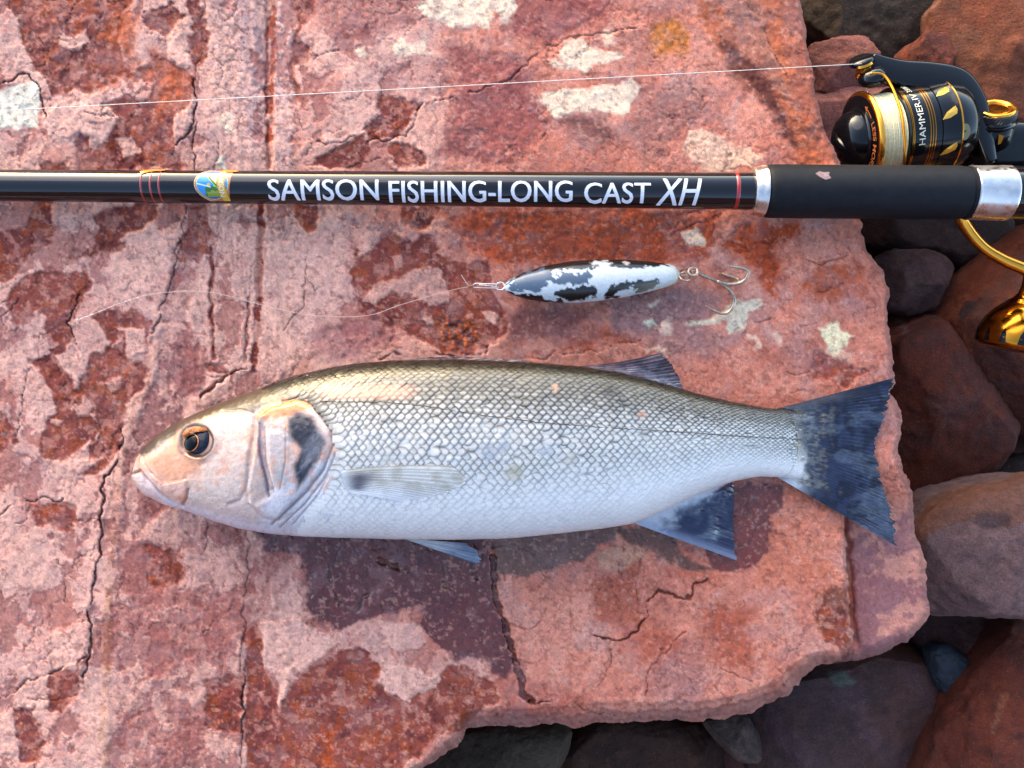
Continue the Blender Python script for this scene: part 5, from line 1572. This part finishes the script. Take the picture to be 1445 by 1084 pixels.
for x, y in zip(SXp.ravel(), SYp.ravel()):
    yc, zc = rod_c(x); r = np.interp(x, [0, 500], [22.05, 23.45])
    dy = np.clip(y - yc, -r * 0.985, r * 0.985); rm = pr(r, x) + 0.00009; yy = dy * pr(1, x)
    Vs.append(rod_pt(x) + np.array([0, -yy, math.sqrt(max(rm * rm - yy * yy, 1e-12))]))
Fg = grid_faces(110, 90)
kp = insd.ravel()[Fg].all(1)
sticker = link('sticker', mesh_np('sticker', np.array(Vs), Fg[kp][:, ::-1], {'col': c.reshape(-1, 3)}), M['sticker'], rod)
V2, F2 = text_tris('SAMSON', 0, 6, 0.01)
mn, mx = V2.min(0), V2.max(0)
u_ = (V2[:, 0] - mn[0]) / (mx[0] - mn[0]); w_ = (V2[:, 1] - mn[1]) / (mx[1] - mn[1])
rod_wrap(np.c_[316 + w_ * 7.0 + 0.004 * (u_ - 0.5) ** 2 * 900, ctr + 17 - 34 * (1 - u_)], F2, 'lettering', M['cream_print'], sticker, 0.0002)
# orange varnish smears and a worn spot
for pts in ([(204, 246), (208, 243.5), (222, 242), (238, 241.5), (238, 244), (220, 246), (208, 250)], [(322, 242), (330, 241), (340, 242), (337, 244), (342, 245.5), (330, 247), (322, 246)]):
    P0 = np.array(pts, float); cc_ = P0.mean(0)
    V2 = np.vstack([cc_ + (P0 - cc_) * s_ for s_ in (0.05, 0.5, 1.0)])
    rod_wrap(V2, [tuple(x) for x in grid_faces(3, len(pts), True)], 'varnish_smear', M['orange_tape'], rod, 0.0003)

# pale nick in the foam grip
P0 = np.array([(1139, 253), (1146, 249), (1152, 251), (1159, 250), (1160, 260), (1152, 262), (1145, 258)], float); cc_ = P0.mean(0)
V = []
for s_ in (0.05, 0.5, 1.0):
    for x, y in cc_ + (P0 - cc_) * s_:
        yc, zc = rod_c(x); rm = pr(37.3, x) + 0.00006; yy = (y - yc) * pr(1, x)
        V.append(rod_pt(x) + np.array([0, -yy, math.sqrt(rm * rm - yy * yy)]))
mb = MB(); mb.add(V, [tuple(x) for x in grid_faces(3, len(P0), True)])
mb.build('grip_nick', simple('worn_foam', (0.20, 0.13, 0.13), 0.8, noise=0.4), rod)

# ------------------------------------------------------------------ reel
def PR(x, y, z):
    return P(x, y, z + 0.012)


reel_o = PR(1217, 196, -0.034)
reel = empty('spinning_reel', tuple(reel_o))
tag(reel, 'black and gold spinning reel hanging beside the rod over the gap', 'fishing reel')
ta = math.radians(9)
RA_ = np.array([-math.cos(ta), -math.sin(ta), 0.05]); RA_ /= np.linalg.norm(RA_)      # towards the front of the spool
k_ = S * (D + 0.022) / D                                                            # metres per photo px at the reel
O = reel_o


def rl(name, prof, mat, parent=reel, seg=72, sharp=True, o=None, a=None):
    return lathe(name, [((x if x > 0 else x * 0.88) * k_, r * k_) for x, r in prof], O if o is None else o, RA_ if a is None else a, mat, parent, seg, sharp)


rl('spool_lip', [(-2, 52), (-2, 62), (-0.5, 64.5), (2, 65), (4.5, 63.5), (6, 60.5), (6.2, 58)], M['gold'])
face = rl('spool_face', [(6.2, 59.5), (6.6, 57), (7.0, 44), (5.5, 42.5), (5.5, 39)], M['reel_black'])
kn = rl('drag_knob', [(5.5, 44), (9, 44.5), (11, 42.5), (12, 40.5), (16, 40), (24, 37), (30, 32), (34, 26), (36, 18), (35.5, 0.5)], M['reel_black'])
# raised bar across the drag knob
mb = MB()
ua = np.cross(RA_, [0, 0, 1.0]); ua /= np.linalg.norm(ua); wa = np.cross(RA_, ua)
q = []
for t in np.linspace(-1, 1, 15):
    for s_, h in ((-1, 0), (-0.85, 0.8), (-0.4, 1), (0.4, 1), (0.85, 0.8), (1, 0)):
        q.append(O + k_ * ((18 + (25 * (1 - t * t * 0.55)) * h) * RA_ + 31 * t * (0.75 * ua + 0.66 * wa) + s_ * 9 * (-0.66 * ua + 0.75 * wa)))
mb.add(q, [tuple(x) for x in grid_faces(15, 6)] + [tuple(x)[::-1] for x in grid_faces(15, 6)][:0])
mb.build('drag_bar', M['reel_black'], kn)
# wound line: individual turns
turn = []
for k in range(15):
    a0 = -2.0 - k * 2.7; j_ = 0.6 * math.sin(k * 2.3)
    turn += [(a0, 55.4 + j_), (a0 - 0.5, 57.0 + j_), (a0 - 1.3, 57.7 + j_), (a0 - 2.1, 57.0 + j_), (a0 - 2.6, 55.4 + j_)]
rl('wound_line', turn, M['braid'], sharp=False, seg=96)
sk = rl('spool_skirt', [(-42.5, 54), (-42.6, 61.5), (-44, 63.0), (-48, 63.4), (-92, 63.6), (-93, 62)], M['reel_black'])
for a0, w0 in ((-47, 1.4), (-73, 1.0), (-77, 1.0), (-81, 1.0), (-45, 0.8)):
    rl('gold_band', [(a0, 63.3), (a0 + 0.05, 64.0), (a0 - w0, 64.0), (a0 - w0 - 0.05, 63.3)], M['gold_dark'], sk)
rotor = rl('rotor', [(-93, 60), (-93.2, 64.4), (-120, 64.4), (-122, 65.6), (-125, 65.6), (-126, 64), (-146, 62), (-156, 56), (-160, 44), (-162, 20), (-162, 0.5)], M['reel_black'])
rl('gold_band', [(-122.2, 65.4), (-122.4, 66.2), (-124.6, 66.2), (-124.8, 65.4)], M['gold'], rotor)
rl('neck', [(-160, 18), (-190, 18), (-196, 20)], M['reel_black'])

UU_ = ua if ua[1] > 0 else -ua
ZZ_ = np.cross(RA_, UU_); ZZ_ = ZZ_ if ZZ_[2] > 0 else -ZZ_


def reel_pt(a, phi, r):
    """phi from straight up, positive towards the top of the picture"""
    return O + k_ * ((a if a > 0 else a * 0.88) * RA_ + r * (math.cos(phi) * ZZ_ + math.sin(phi) * UU_))


def reel_text(txt, a_mid, height, phi0, phi1, r, mat, parent, flip=1):
    V2, F2 = text_tris(txt, 0, 3, 0.0)
    mn, mx = V2.min(0), V2.max(0)
    V = []
    for x, y, _ in V2:
        u = (x - mn[0]) / (mx[0] - mn[0]); w = (y - mn[1]) / (mx[1] - mn[1]) - 0.5
        V.append(reel_pt(a_mid + flip * w * height, phi0 + (phi1 - phi0) * u, r))
    mb = MB(); mb.add(V, [tuple(f) for f in F2]); return mb.build('lettering', mat, parent, False)


reel_text('HAMMER.IV', -60, 10, math.radians(-30), math.radians(38), 64.1, M['cream_print'], sk)
reel_text('3500', -59, 7.5, math.radians(42), math.radians(62), 64.1, M['cream_print'], sk)
# face lettering on the lip ring: LESS  MORE with arrow
V2, F2 = text_tris('LESS MORE', 0, 3, 0.01)
mn, mx = V2.min(0), V2.max(0)
mb = MB()
V = []
for x, y, _ in V2:
    u = (x - mn[0]) / (mx[0] - mn[0]); w = (y - mn[1]) / (mx[1] - mn[1])
    V.append(reel_pt(7.3, math.radians(10) - math.radians(75) * (u), 46 + 9 * w))
mb.add(V, [tuple(f) for f in F2]); mb.build('lettering', M['orange_print'], face, False)
mb = MB()
ph = [math.radians(d) for d in (18, 22, 26, 30, 34, 38)]
V = [reel_pt(7.3, p, r) for p in ph for r in (49.5, 51.5)] + [reel_pt(7.3, math.radians(36), 46.5), reel_pt(7.3, math.radians(36), 54.5), reel_pt(7.3, math.radians(45), 50.5)]
mb.add(V, [tuple(x) for x in grid_faces(6, 2)] + [(12, 13, 14)]); mb.build('arrow_mark', M['orange_print'], face, False)
# gold darts on the rotor
for p0, ln in ((34, 19), (3, 22), (-40, 30)):
    mb = MB()
    pts = [(-90 - 2, -7), (-100, 1), (-116, 8), (-118, 3), (-116, -2), (-104, -6)]
    V = [reel_pt(a, math.radians(p0 + d), 64.9) for a, d in pts] + [reel_pt(-106, math.radians(p0), 65.6)]
    mb.add(V, [(i, (i + 1) % 6, 6) for i in range(6)]); mb.build('gold_dart', M['gold_print'], rotor, False)
mb = MB()
V = [reel_pt(-128 - 8 * math.cos(t), math.radians(-22 + 10 * math.sin(t)), 64.3 + 0.2) for t in np.linspace(0, 2 * math.pi, 14, endpoint=False)]
mb.add(V, [tuple(range(14))]); mb.build('badge', simple('badge_print', (0.16, 0.15, 0.07), 0.35), rotor, False)


# bail arm: curved bracket swept along a path, rounded-rectangle section
def sweep(name, pts, wd, th, mat, parent, seg=16):
    p = catmull(pts, 8); n = len(p)
    w = np.interp(np.linspace(0, 1, n), np.linspace(0, 1, len(wd)), wd); h = np.interp(np.linspace(0, 1, n), np.linspace(0, 1, len(th)), th)
    t = np.gradient(p, axis=0); t /= np.linalg.norm(t, axis=1)[:, None]
    V = []
    for i in range(n):
        u = np.cross([0, 0, 1.0], t[i]); u /= np.linalg.norm(u); z = np.cross(t[i], u)
        for k in range(seg):
            a = 2 * math.pi * k / seg
            ca_, sa_ = math.cos(a), math.sin(a)
            V.append(p[i] + u * w[i] * math.copysign(abs(ca_) ** 0.36, ca_) + z * h[i] * math.copysign(abs(sa_) ** 0.36, sa_))
    mb = MB(); mb.add(V, [tuple(x) for x in grid_faces(n, seg, True)] + [tuple(range(seg)), tuple(range((n - 1) * seg, n * seg))[::-1]])
    return mb.build(name, mat, parent)


zb_ = -0.026
bail = sweep('bail_arm', [PR(1388, 232, -0.034), PR(1378, 190, -0.030), PR(1366, 150, -0.027), PR(1345, 122, zb_), PR(1310, 112, zb_), PR(1272, 106, zb_), PR(1245, 97, zb_), PR(1226, 88, zb_)],
             [0.0040, 0.0058, 0.0080, 0.0092, 0.0088, 0.0076, 0.0062, 0.0050], [0.009, 0.009, 0.0085, 0.0075, 0.0062, 0.0052, 0.0046, 0.0042], M['reel_black'], reel)
for px, py, z in ((1332, 110, -0.0168), (1294, 101, -0.0182), (1285, 100, -0.0184)):
    lathe('screw', [(0.0005, 0.00005), (0.0005, 0.0019), (0.0002, 0.0023), (-0.0015, 0.0024)], P(px, py, z), (0.0, 0.25, 1.0), M['steel'], bail, 20, True)
ra = np.array([-0.35, 0.75, 0.55]); ra /= np.linalg.norm(ra)
lathe('line_roller', [(-0.0045, 0.001), (-0.0045, 0.0052), (-0.003, 0.0056), (-0.0016, 0.0042), (0.0012, 0.0042), (0.0026, 0.0056), (0.004, 0.0052), (0.004, 0.001)], PR(1219, 97, -0.0230), ra, M['gold'], bail, 32, True)
lathe('roller_cap', [(0.004, 0.0), (0.0042, 0.0062), (0.0030, 0.0070), (0.0012, 0.0070), (0.0012, 0.0)], PR(1217, 92, -0.0240), ra, M['reel_black'], bail, 32)
cap = lathe('bail_cap', [(-0.006, 0.0008), (-0.0056, 0.0050), (-0.003, 0.0075), (0.0, 0.0080), (0.003, 0.0060), (0.005, 0.002), (0.0052, 0.0001)], PR(1231, 111, -0.0225), -ra, M['reel_black'], bail, 32)
bw = [PR(1228, 104, -0.0160), PR(1246, 106, -0.0150), PR(1258, 122, -0.0120), PR(1269, 150, -0.0060), PR(1275, 180, -0.003), PR(1277, 215, -0.004), PR(1274, 250, -0.0120), PR(1270, 285, -0.030), PR(1275, 300, -0.046)]
tube('bail_wire', catmull(bw, 10), 0.00085, M['gold_dark'], bail, 12)
tube('line_end', catmull([PR(1229, 118, -0.024), PR(1226, 126, -0.022), PR(1222, 133, -0.021)], 5), 0.00016, M['braid_thin'], reel, 6)

# gear housing, boss, cap and stem
bo = PR(1432, 214, -0.043)


def blob(name, c, ax, mat, parent, e=0.6, nu=28, nv=40):
    u = np.linspace(math.pi / 2, -math.pi / 2, nu)[:, None]; v = np.linspace(0, 2 * math.pi, nv, endpoint=False)[None]
    sg = lambda q, p: np.sign(q) * np.abs(q) ** p
    X = sg(np.cos(u), e) * sg(np.cos(v), e); Y = sg(np.cos(u), e) * sg(np.sin(v), e); Z = sg(np.sin(u), e) * np.ones_like(v)
    V = np.array(c) + np.stack([X * ax[0], Y * ax[1], Z * ax[2]], -1).reshape(-1, 3)
    mb = MB(); mb.add(V, [tuple(x)[::-1] for x in grid_faces(nu, nv, True)])
    return mb.build(name, mat, parent)


blob('gear_housing', bo, (0.030, 0.0165, 0.017), M['reel_black'], reel, 0.55)
hx_ = np.array([-0.12, 0.72, 0.68]); hx_ /= np.linalg.norm(hx_)
ho = PR(1398, 184, -0.032)
boss = lathe('handle_boss', [(-0.022, 0.0145), (0.000, 0.0128), (0.004, 0.0118), (0.0052, 0.0105), (0.0060, 0.0126), (0.0070, 0.0128), (0.0076, 0.0112), (0.0090, 0.0108)], ho, hx_, M['reel_black'], reel, 48, True)
mb = MB()
Vk = []
for i, (a, r0) in enumerate(((0.0088, 0.0105), (0.0092, 0.0112), (0.0110, 0.0112), (0.0128, 0.0110), (0.0132, 0.0104))):
    g_, f_ = lathe_geo([(a, 1.0)], ho, hx_, 72)
    c_ = ho + hx_ * a
    for j in range(72):
        Vk.append(c_ + (g_[j] - c_) * (r0 + (0.0004 if (j + i) % 2 else 0.0)))
mb.add(np.array(Vk), [tuple(x) for x in grid_faces(5, 72, True)])
mb.build('knurled_cap', M['reel_satin'], boss, False)
lathe('cap_ring', [(0.0130, 0.0106), (0.0142, 0.0108), (0.0148, 0.0098), (0.0144, 0.0072), (0.0136, 0.0068)], ho, hx_, M['gold'], boss, 48)
lathe('cap_disc', [(0.0136, 0.0071), (0.0137, 0.003), (0.0137, 0.0001)], ho, hx_, M['gold_dark'], boss, 32)
mb = MB(); mb.add([ho + hx_ * 0.0078 + np.array(d) for d in ((-0.0015, -0.0118, 0.008), (0.0012, -0.0128, 0.0085), (0.0018, -0.0160, 0.004), (0.0002, -0.0165, 0.0038))], [(0, 1, 2, 3)])
mb.build('pointer_mark', M['gold_print'], boss, False)
sweep('reel_stem', [PR(1470, 228, -0.034), PR(1492, 238, -0.018), PR(1508, 252, -0.003), PR(1516, 262, 0.005)], [0.007, 0.005, 0.005, 0.008], [0.008, 0.006, 0.005, 0.005], M['reel_black'], reel)

# handle: cranked gold arm and bell-shaped knob
arm_pts = [PR(1396, 236, -0.047), PR(1372, 282, -0.055), PR(1357, 304, -0.060), PR(1364, 322, -0.063), PR(1386, 348, -0.066), PR(1414, 366, -0.068), PR(1444, 379, -0.069), PR(1456, 386, -0.069)]
handle = tube('handle_arm', catmull(arm_pts, 10), np.interp(np.linspace(0, 1, 71), [0, 0.3, 0.6, 1], [0.0040, 0.0038, 0.0034, 0.0042]), M['gold'], reel, 20)
kd = np.array([-0.18, -1.0, -0.10])
kq = PR(1456, 384, -0.069)
kk = S * (D + 0.057) / D
knob = lathe('handle_knob', [(d * kk, r * kk) for d, r in ((-10, 0.5), (-9, 9), (-4, 11.5), (2, 11), (10, 9), (22, 9), (32, 11), (38, 16), (41, 19), (42, 21), (44, 21.5), (45, 24), (47, 24.5), (48, 27), (58, 37), (70, 45.5), (84, 51), (98, 53), (106, 52), (110, 48), (113, 38), (114, 20), (114, 0.5))], kq, kd, M['gold_dark'], handle, 64)
for k in range(14):      # black notches round the rim of the knob
    A_ = kd / np.linalg.norm(kd); U_ = np.cross(A_, [0, 0, 1.0]); U_ /= np.linalg.norm(U_); W_ = np.cross(A_, U_)
    a0 = 2 * math.pi * (k + 0.3) / 14
    kp_ = lambda d, r, da: kq + kk * (A_ * d + r * (math.cos(a0 + da) * U_ + math.sin(a0 + da) * W_))
    mb = MB(); mb.add([kp_(86, 52.0, 0), kp_(93, 53.2, 0.055), kp_(106, 52.8, 0.085), kp_(106, 52.8, -0.085), kp_(93, 53.2, -0.055)], [(0, 1, 2, 3, 4)])
    mb.build('grip_notch', M['reel_black'], knob, False)

# ------------------------------------------------------------------ lines
lp = PR(1216, 90, -0.0170)
l0 = P(-260, 170.0, 0.055)
lpath = [lp + (l0 - lp) * t + np.array([0, 0, -0.0006 * math.sin(math.pi * t)]) for t in np.linspace(0, 1, 40)]
tag(tube('fishing_line', lpath, 0.0002, M['braid_thin'], None, 6), 'taut pale braided line running from the reel across the slab', 'fishing line')
m, nt, b = new_mat('clear_mono_line')
b.inputs['Base Color'].default_value = (0.86, 0.72, 0.64, 1); b.inputs['Roughness'].default_value = 0.15; b.inputs['Transmission Weight'].default_value = 0.55; b.inputs['IOR'].default_value = 1.45
M['mono'] = m
ld = [(666, 404), (640, 409), (600, 420), (560, 432), (530, 443), (500, 447), (470, 447), (440, 445), (410, 440), (385, 434), (360, 428), (335, 421), (305, 414), (275, 411), (245, 412), (210, 416), (170, 428), (135, 442), (108, 452)]
tag(tube('leader_line', catmull([P(x, y, slab_h(x, y) * 0.5 + 0.0022) for x, y in ld], 6), 0.00017, M['mono'], None, 6), 'loose clear nylon leader curling from the lure clip over the rock', 'leader line')

# ------------------------------------------------------------------ lure
lure = empty('fishing_lure', tuple(P(835, 396, 0.0)))
tag(lure, 'black and white painted minnow lure with a rusty treble hook on the slab', 'lure')
LP0, LP1 = np.array([711.0, 405.5]), np.array([959.0, 387.0])
hw = smooth_tab([(0, 2.5), (4, 7), (12, 12), (30, 19), (60, 26), (100, 29.5), (130, 29.5), (170, 26.5), (205, 21.5), (232, 16), (243, 12), (249, 3)], 5)
LL = np.linalg.norm(LP1 - LP0); dL = (LP1 - LP0) / LL; nL = np.array([-dL[1], dL[0]])
ss = np.r_[np.linspace(0.3, 12, 14), np.linspace(13, 236, 150), np.linspace(237, 248.4, 12)]
tt = np.linspace(0, 2 * math.pi, 96, endpoint=False)
SSg, TTg = np.meshgrid(ss, tt, indexing='ij')
zc_l = 0.0105
rr_ = hw(SSg)
pxl = LP0[0] + dL[0] * SSg * LL / 249 - nL[0] * rr_ * np.cos(TTg); pyl = LP0[1] + dL[1] * SSg * LL / 249 - nL[1] * rr_ * np.cos(TTg)
zl = zc_l + rr_ * S * 0.80 * np.sin(TTg) * np.where(np.sin(TTg) > 0, 1, 0.95)
fl = S * (D - zc_l) / D
LV = np.stack([(pxl - CX) * fl, -(pyl - CY) * fl, zl], -1)
qx, qy = proj(LV)
lcol = np.broadcast_to(srgb(226, 228, 226), qx.shape + (3,)).copy()
n1 = fbm(SSg, TTg * 25, 9, 4, 411, 0.6); n2 = fbm(SSg, TTg * 25, 6, 3, 415)
wx, wy = qx + (n1 - 0.5) * 17 + (n2 - 0.5) * 9, qy + (fbm(SSg, TTg * 25, 9, 4, 421, 0.6) - 0.5) * 11 + (n2 - 0.5) * 5
topl = np.sin(TTg) > 0


def lpatch(poly, col, only=True):
    m_ = sstep(-0.8, 0.8, sdist(wx, wy, poly)) * (topl if only else 1)
    lcol[:] = lcol * (1 - m_[..., None]) + srgb(*col) * m_[..., None]


lcol[~topl] = srgb(40, 34, 30)
lpatch([(715, 396), (740, 378), (771, 368), (810, 362), (853, 360), (914, 364), (950, 370), (944, 374), (914, 375), (902, 379), (853, 378), (810, 382), (798, 379), (783, 382), (740, 389)], (30, 24, 20))
lpatch([(716, 410), (740, 416), (768, 418), (772, 424), (790, 422), (800, 430), (740, 430), (716, 418)], (24, 20, 18))
lpatch([(783, 413), (789, 407), (812, 405), (835, 403), (845, 410), (842, 418), (825, 423), (805, 425), (786, 420)], (24, 20, 18))
lpatch([(850, 421), (858, 408), (866, 401), (902, 396), (929, 395), (929, 404), (914, 411), (893, 416), (894, 404), (874, 412), (866, 421)], (28, 24, 20))
lpatch([(836, 375), (840, 370), (860, 369), (860, 377), (846, 378)], (222, 214, 206)); lpatch([(878, 369), (886, 369), (886, 372), (879, 372)], (222, 200, 186))
lpatch([(714, 405), (730, 391), (748, 383), (774, 380), (778, 388), (786, 391), (792, 382), (811, 387), (826, 382), (833, 388), (827, 402), (800, 399), (773, 400), (766, 408), (756, 413), (731, 411)], (88, 104, 122))
ye = (sstep(225, 246, SSg) * 0.6)[..., None]; lcol = lcol * (1 - ye) + srgb(206, 202, 168) * ye
yb_ = (sstep(0.2, 0.9, -np.cos(TTg)) * sstep(150, 220, SSg) * 0.4)[..., None]; lcol = lcol * (1 - yb_) + srgb(206, 206, 178) * yb_
m, nt, b = new_mat('chipped_paint')
at = nd(nt, 'ShaderNodeAttribute', attribute_name='col'); tc = nd(nt, 'ShaderNodeTexCoord')
c_, _ = mul_noise(nt, at.outputs['Color'], 700, 0.86, 1.08, 5, tc.outputs['Object'])
nt.links.new(c_, b.inputs['Base Color']); b.inputs['Roughness'].default_value = 0.3; b.inputs['Coat Weight'].default_value = 0.2
bmp = nd(nt, 'ShaderNodeBump'); bmp.inputs['Strength'].default_value = 0.5; bmp.inputs['Distance'].default_value = 0.0003
bwn = nd(nt, 'ShaderNodeRGBToBW'); nt.links.new(at.outputs['Color'], bwn.inputs[0]); nt.links.new(bwn.outputs[0], bmp.inputs['Height']); nt.links.new(bmp.outputs[0], b.inputs['Normal'])
M['paint'] = m
link('lure_body', mesh_np('lure_body', LV.reshape(-1, 3), grid_faces(len(ss), 96, True), {'col': lcol.reshape(-1, 3)}), M['paint'], lure)


def wire(name, pts, r, mat, parent=lure, per=8, seg=10):
    return tube(name, catmull([P(x, y, z * 1e-3) for x, y, z in pts], per), r, mat, parent, seg)


def ring_pts(cx, cy, rx, ry, z0, tz, n=17, rot=0.0, turns=1.0):
    return [(cx + rx * math.cos(rot + 2 * math.pi * turns * k / (n - 1)), cy + ry * math.sin(rot + 2 * math.pi * turns * k / (n - 1)), z0 + tz * math.sin(2 * math.pi * turns * k / (n - 1))) for k in range(n)]


wire('nose_loop', ring_pts(706, 404, 6, 5.5, 10.5, 0.8), 0.00042, M['steel'], per=3)
clip_ = wire('snap_clip', [(706, 400, 11), (696, 401, 11.5), (680, 400.5, 11), (672, 400, 10.5), (668, 402, 10), (668, 405, 9.5), (672, 406, 9.5), (690, 406.5, 10), (702, 407, 10.5)], 0.00036, M['steel'])
wire('snap_wire', [(704, 406, 11.6), (690, 403.5, 12), (676, 402, 11.5)], 0.0003, M['steel'], clip_)
wire('knot', [(668, 403, 9.6), (664, 404, 9.6), (661, 404.5, 9.4)], [0.0006, 0.0007, 0.0007, 0.0007, 0.0007, 0.0007, 0.0007, 0.0007, 0.0008, 0.0008, 0.0007, 0.0007, 0.0007, 0.0006, 0.0006, 0.0005, 0.0004], M['rust'], clip_)
wire('knot_tail', [(662, 404, 9.5), (656, 396, 9), (651, 388, 8)], 0.00018, M['mono'], clip_)
wire('tail_loop', [(952, 387, 10.5), (960, 386, 10.8), (966, 384, 11.2), (969, 387, 11), (964, 389, 10.4), (954, 388, 10.2)], 0.00045, M['hook'])
wire('split_ring', ring_pts(967, 388, 8.5, 8, 9.5, 3.0, 25, 0.4, 1.6), 0.0006, M['hook'], per=3)
hook = wire('treble_hook', ring_pts(978, 383.5, 6.5, 5.5, 9.5, 0.6, 13) + [(988, 387, 9.2), (1000, 392, 8.8), (1014, 397, 8.4), (1030, 401, 8.2)], 0.00095, M['hook'], per=4, seg=12)


def taper(n, r0):
    return np.interp(np.linspace(0, 1, n), [0, 0.8, 1], [r0, r0 * 0.9, r0 * 0.12])


def hookbend(pts):
    p = catmull([P(x, y, z * 1e-3) for x, y, z in pts], 10)
    mb = MB(); mb.add(*tube_geo(p, taper(len(p), 0.0011), 12)); return mb.build('hook_point', M['hook'], hook)


hookbend([(1012, 397, 8.4), (1028, 401, 8.6), (1042, 400, 9.4), (1052, 394, 10.6), (1056, 385, 11.6), (1050, 379, 12.2), (1038, 377, 12.4), (1024, 375, 12.4)])
hookbend([(1012, 397, 8.2), (1022, 403, 7.6), (1031, 411, 6.8), (1036, 422, 6.0), (1034, 433, 5.2), (1027, 441, 4.6), (1018, 442, 4.2), (1007, 438, 4.0), (995, 431, 4.0)])
hookbend([(1010, 397, 8.0), (1022, 400, 6.6), (1036, 399, 4.8), (1042, 395, 3.4), (1036, 392, 2.6), (1024, 388, 2.4), (1012, 385, 2.6)])
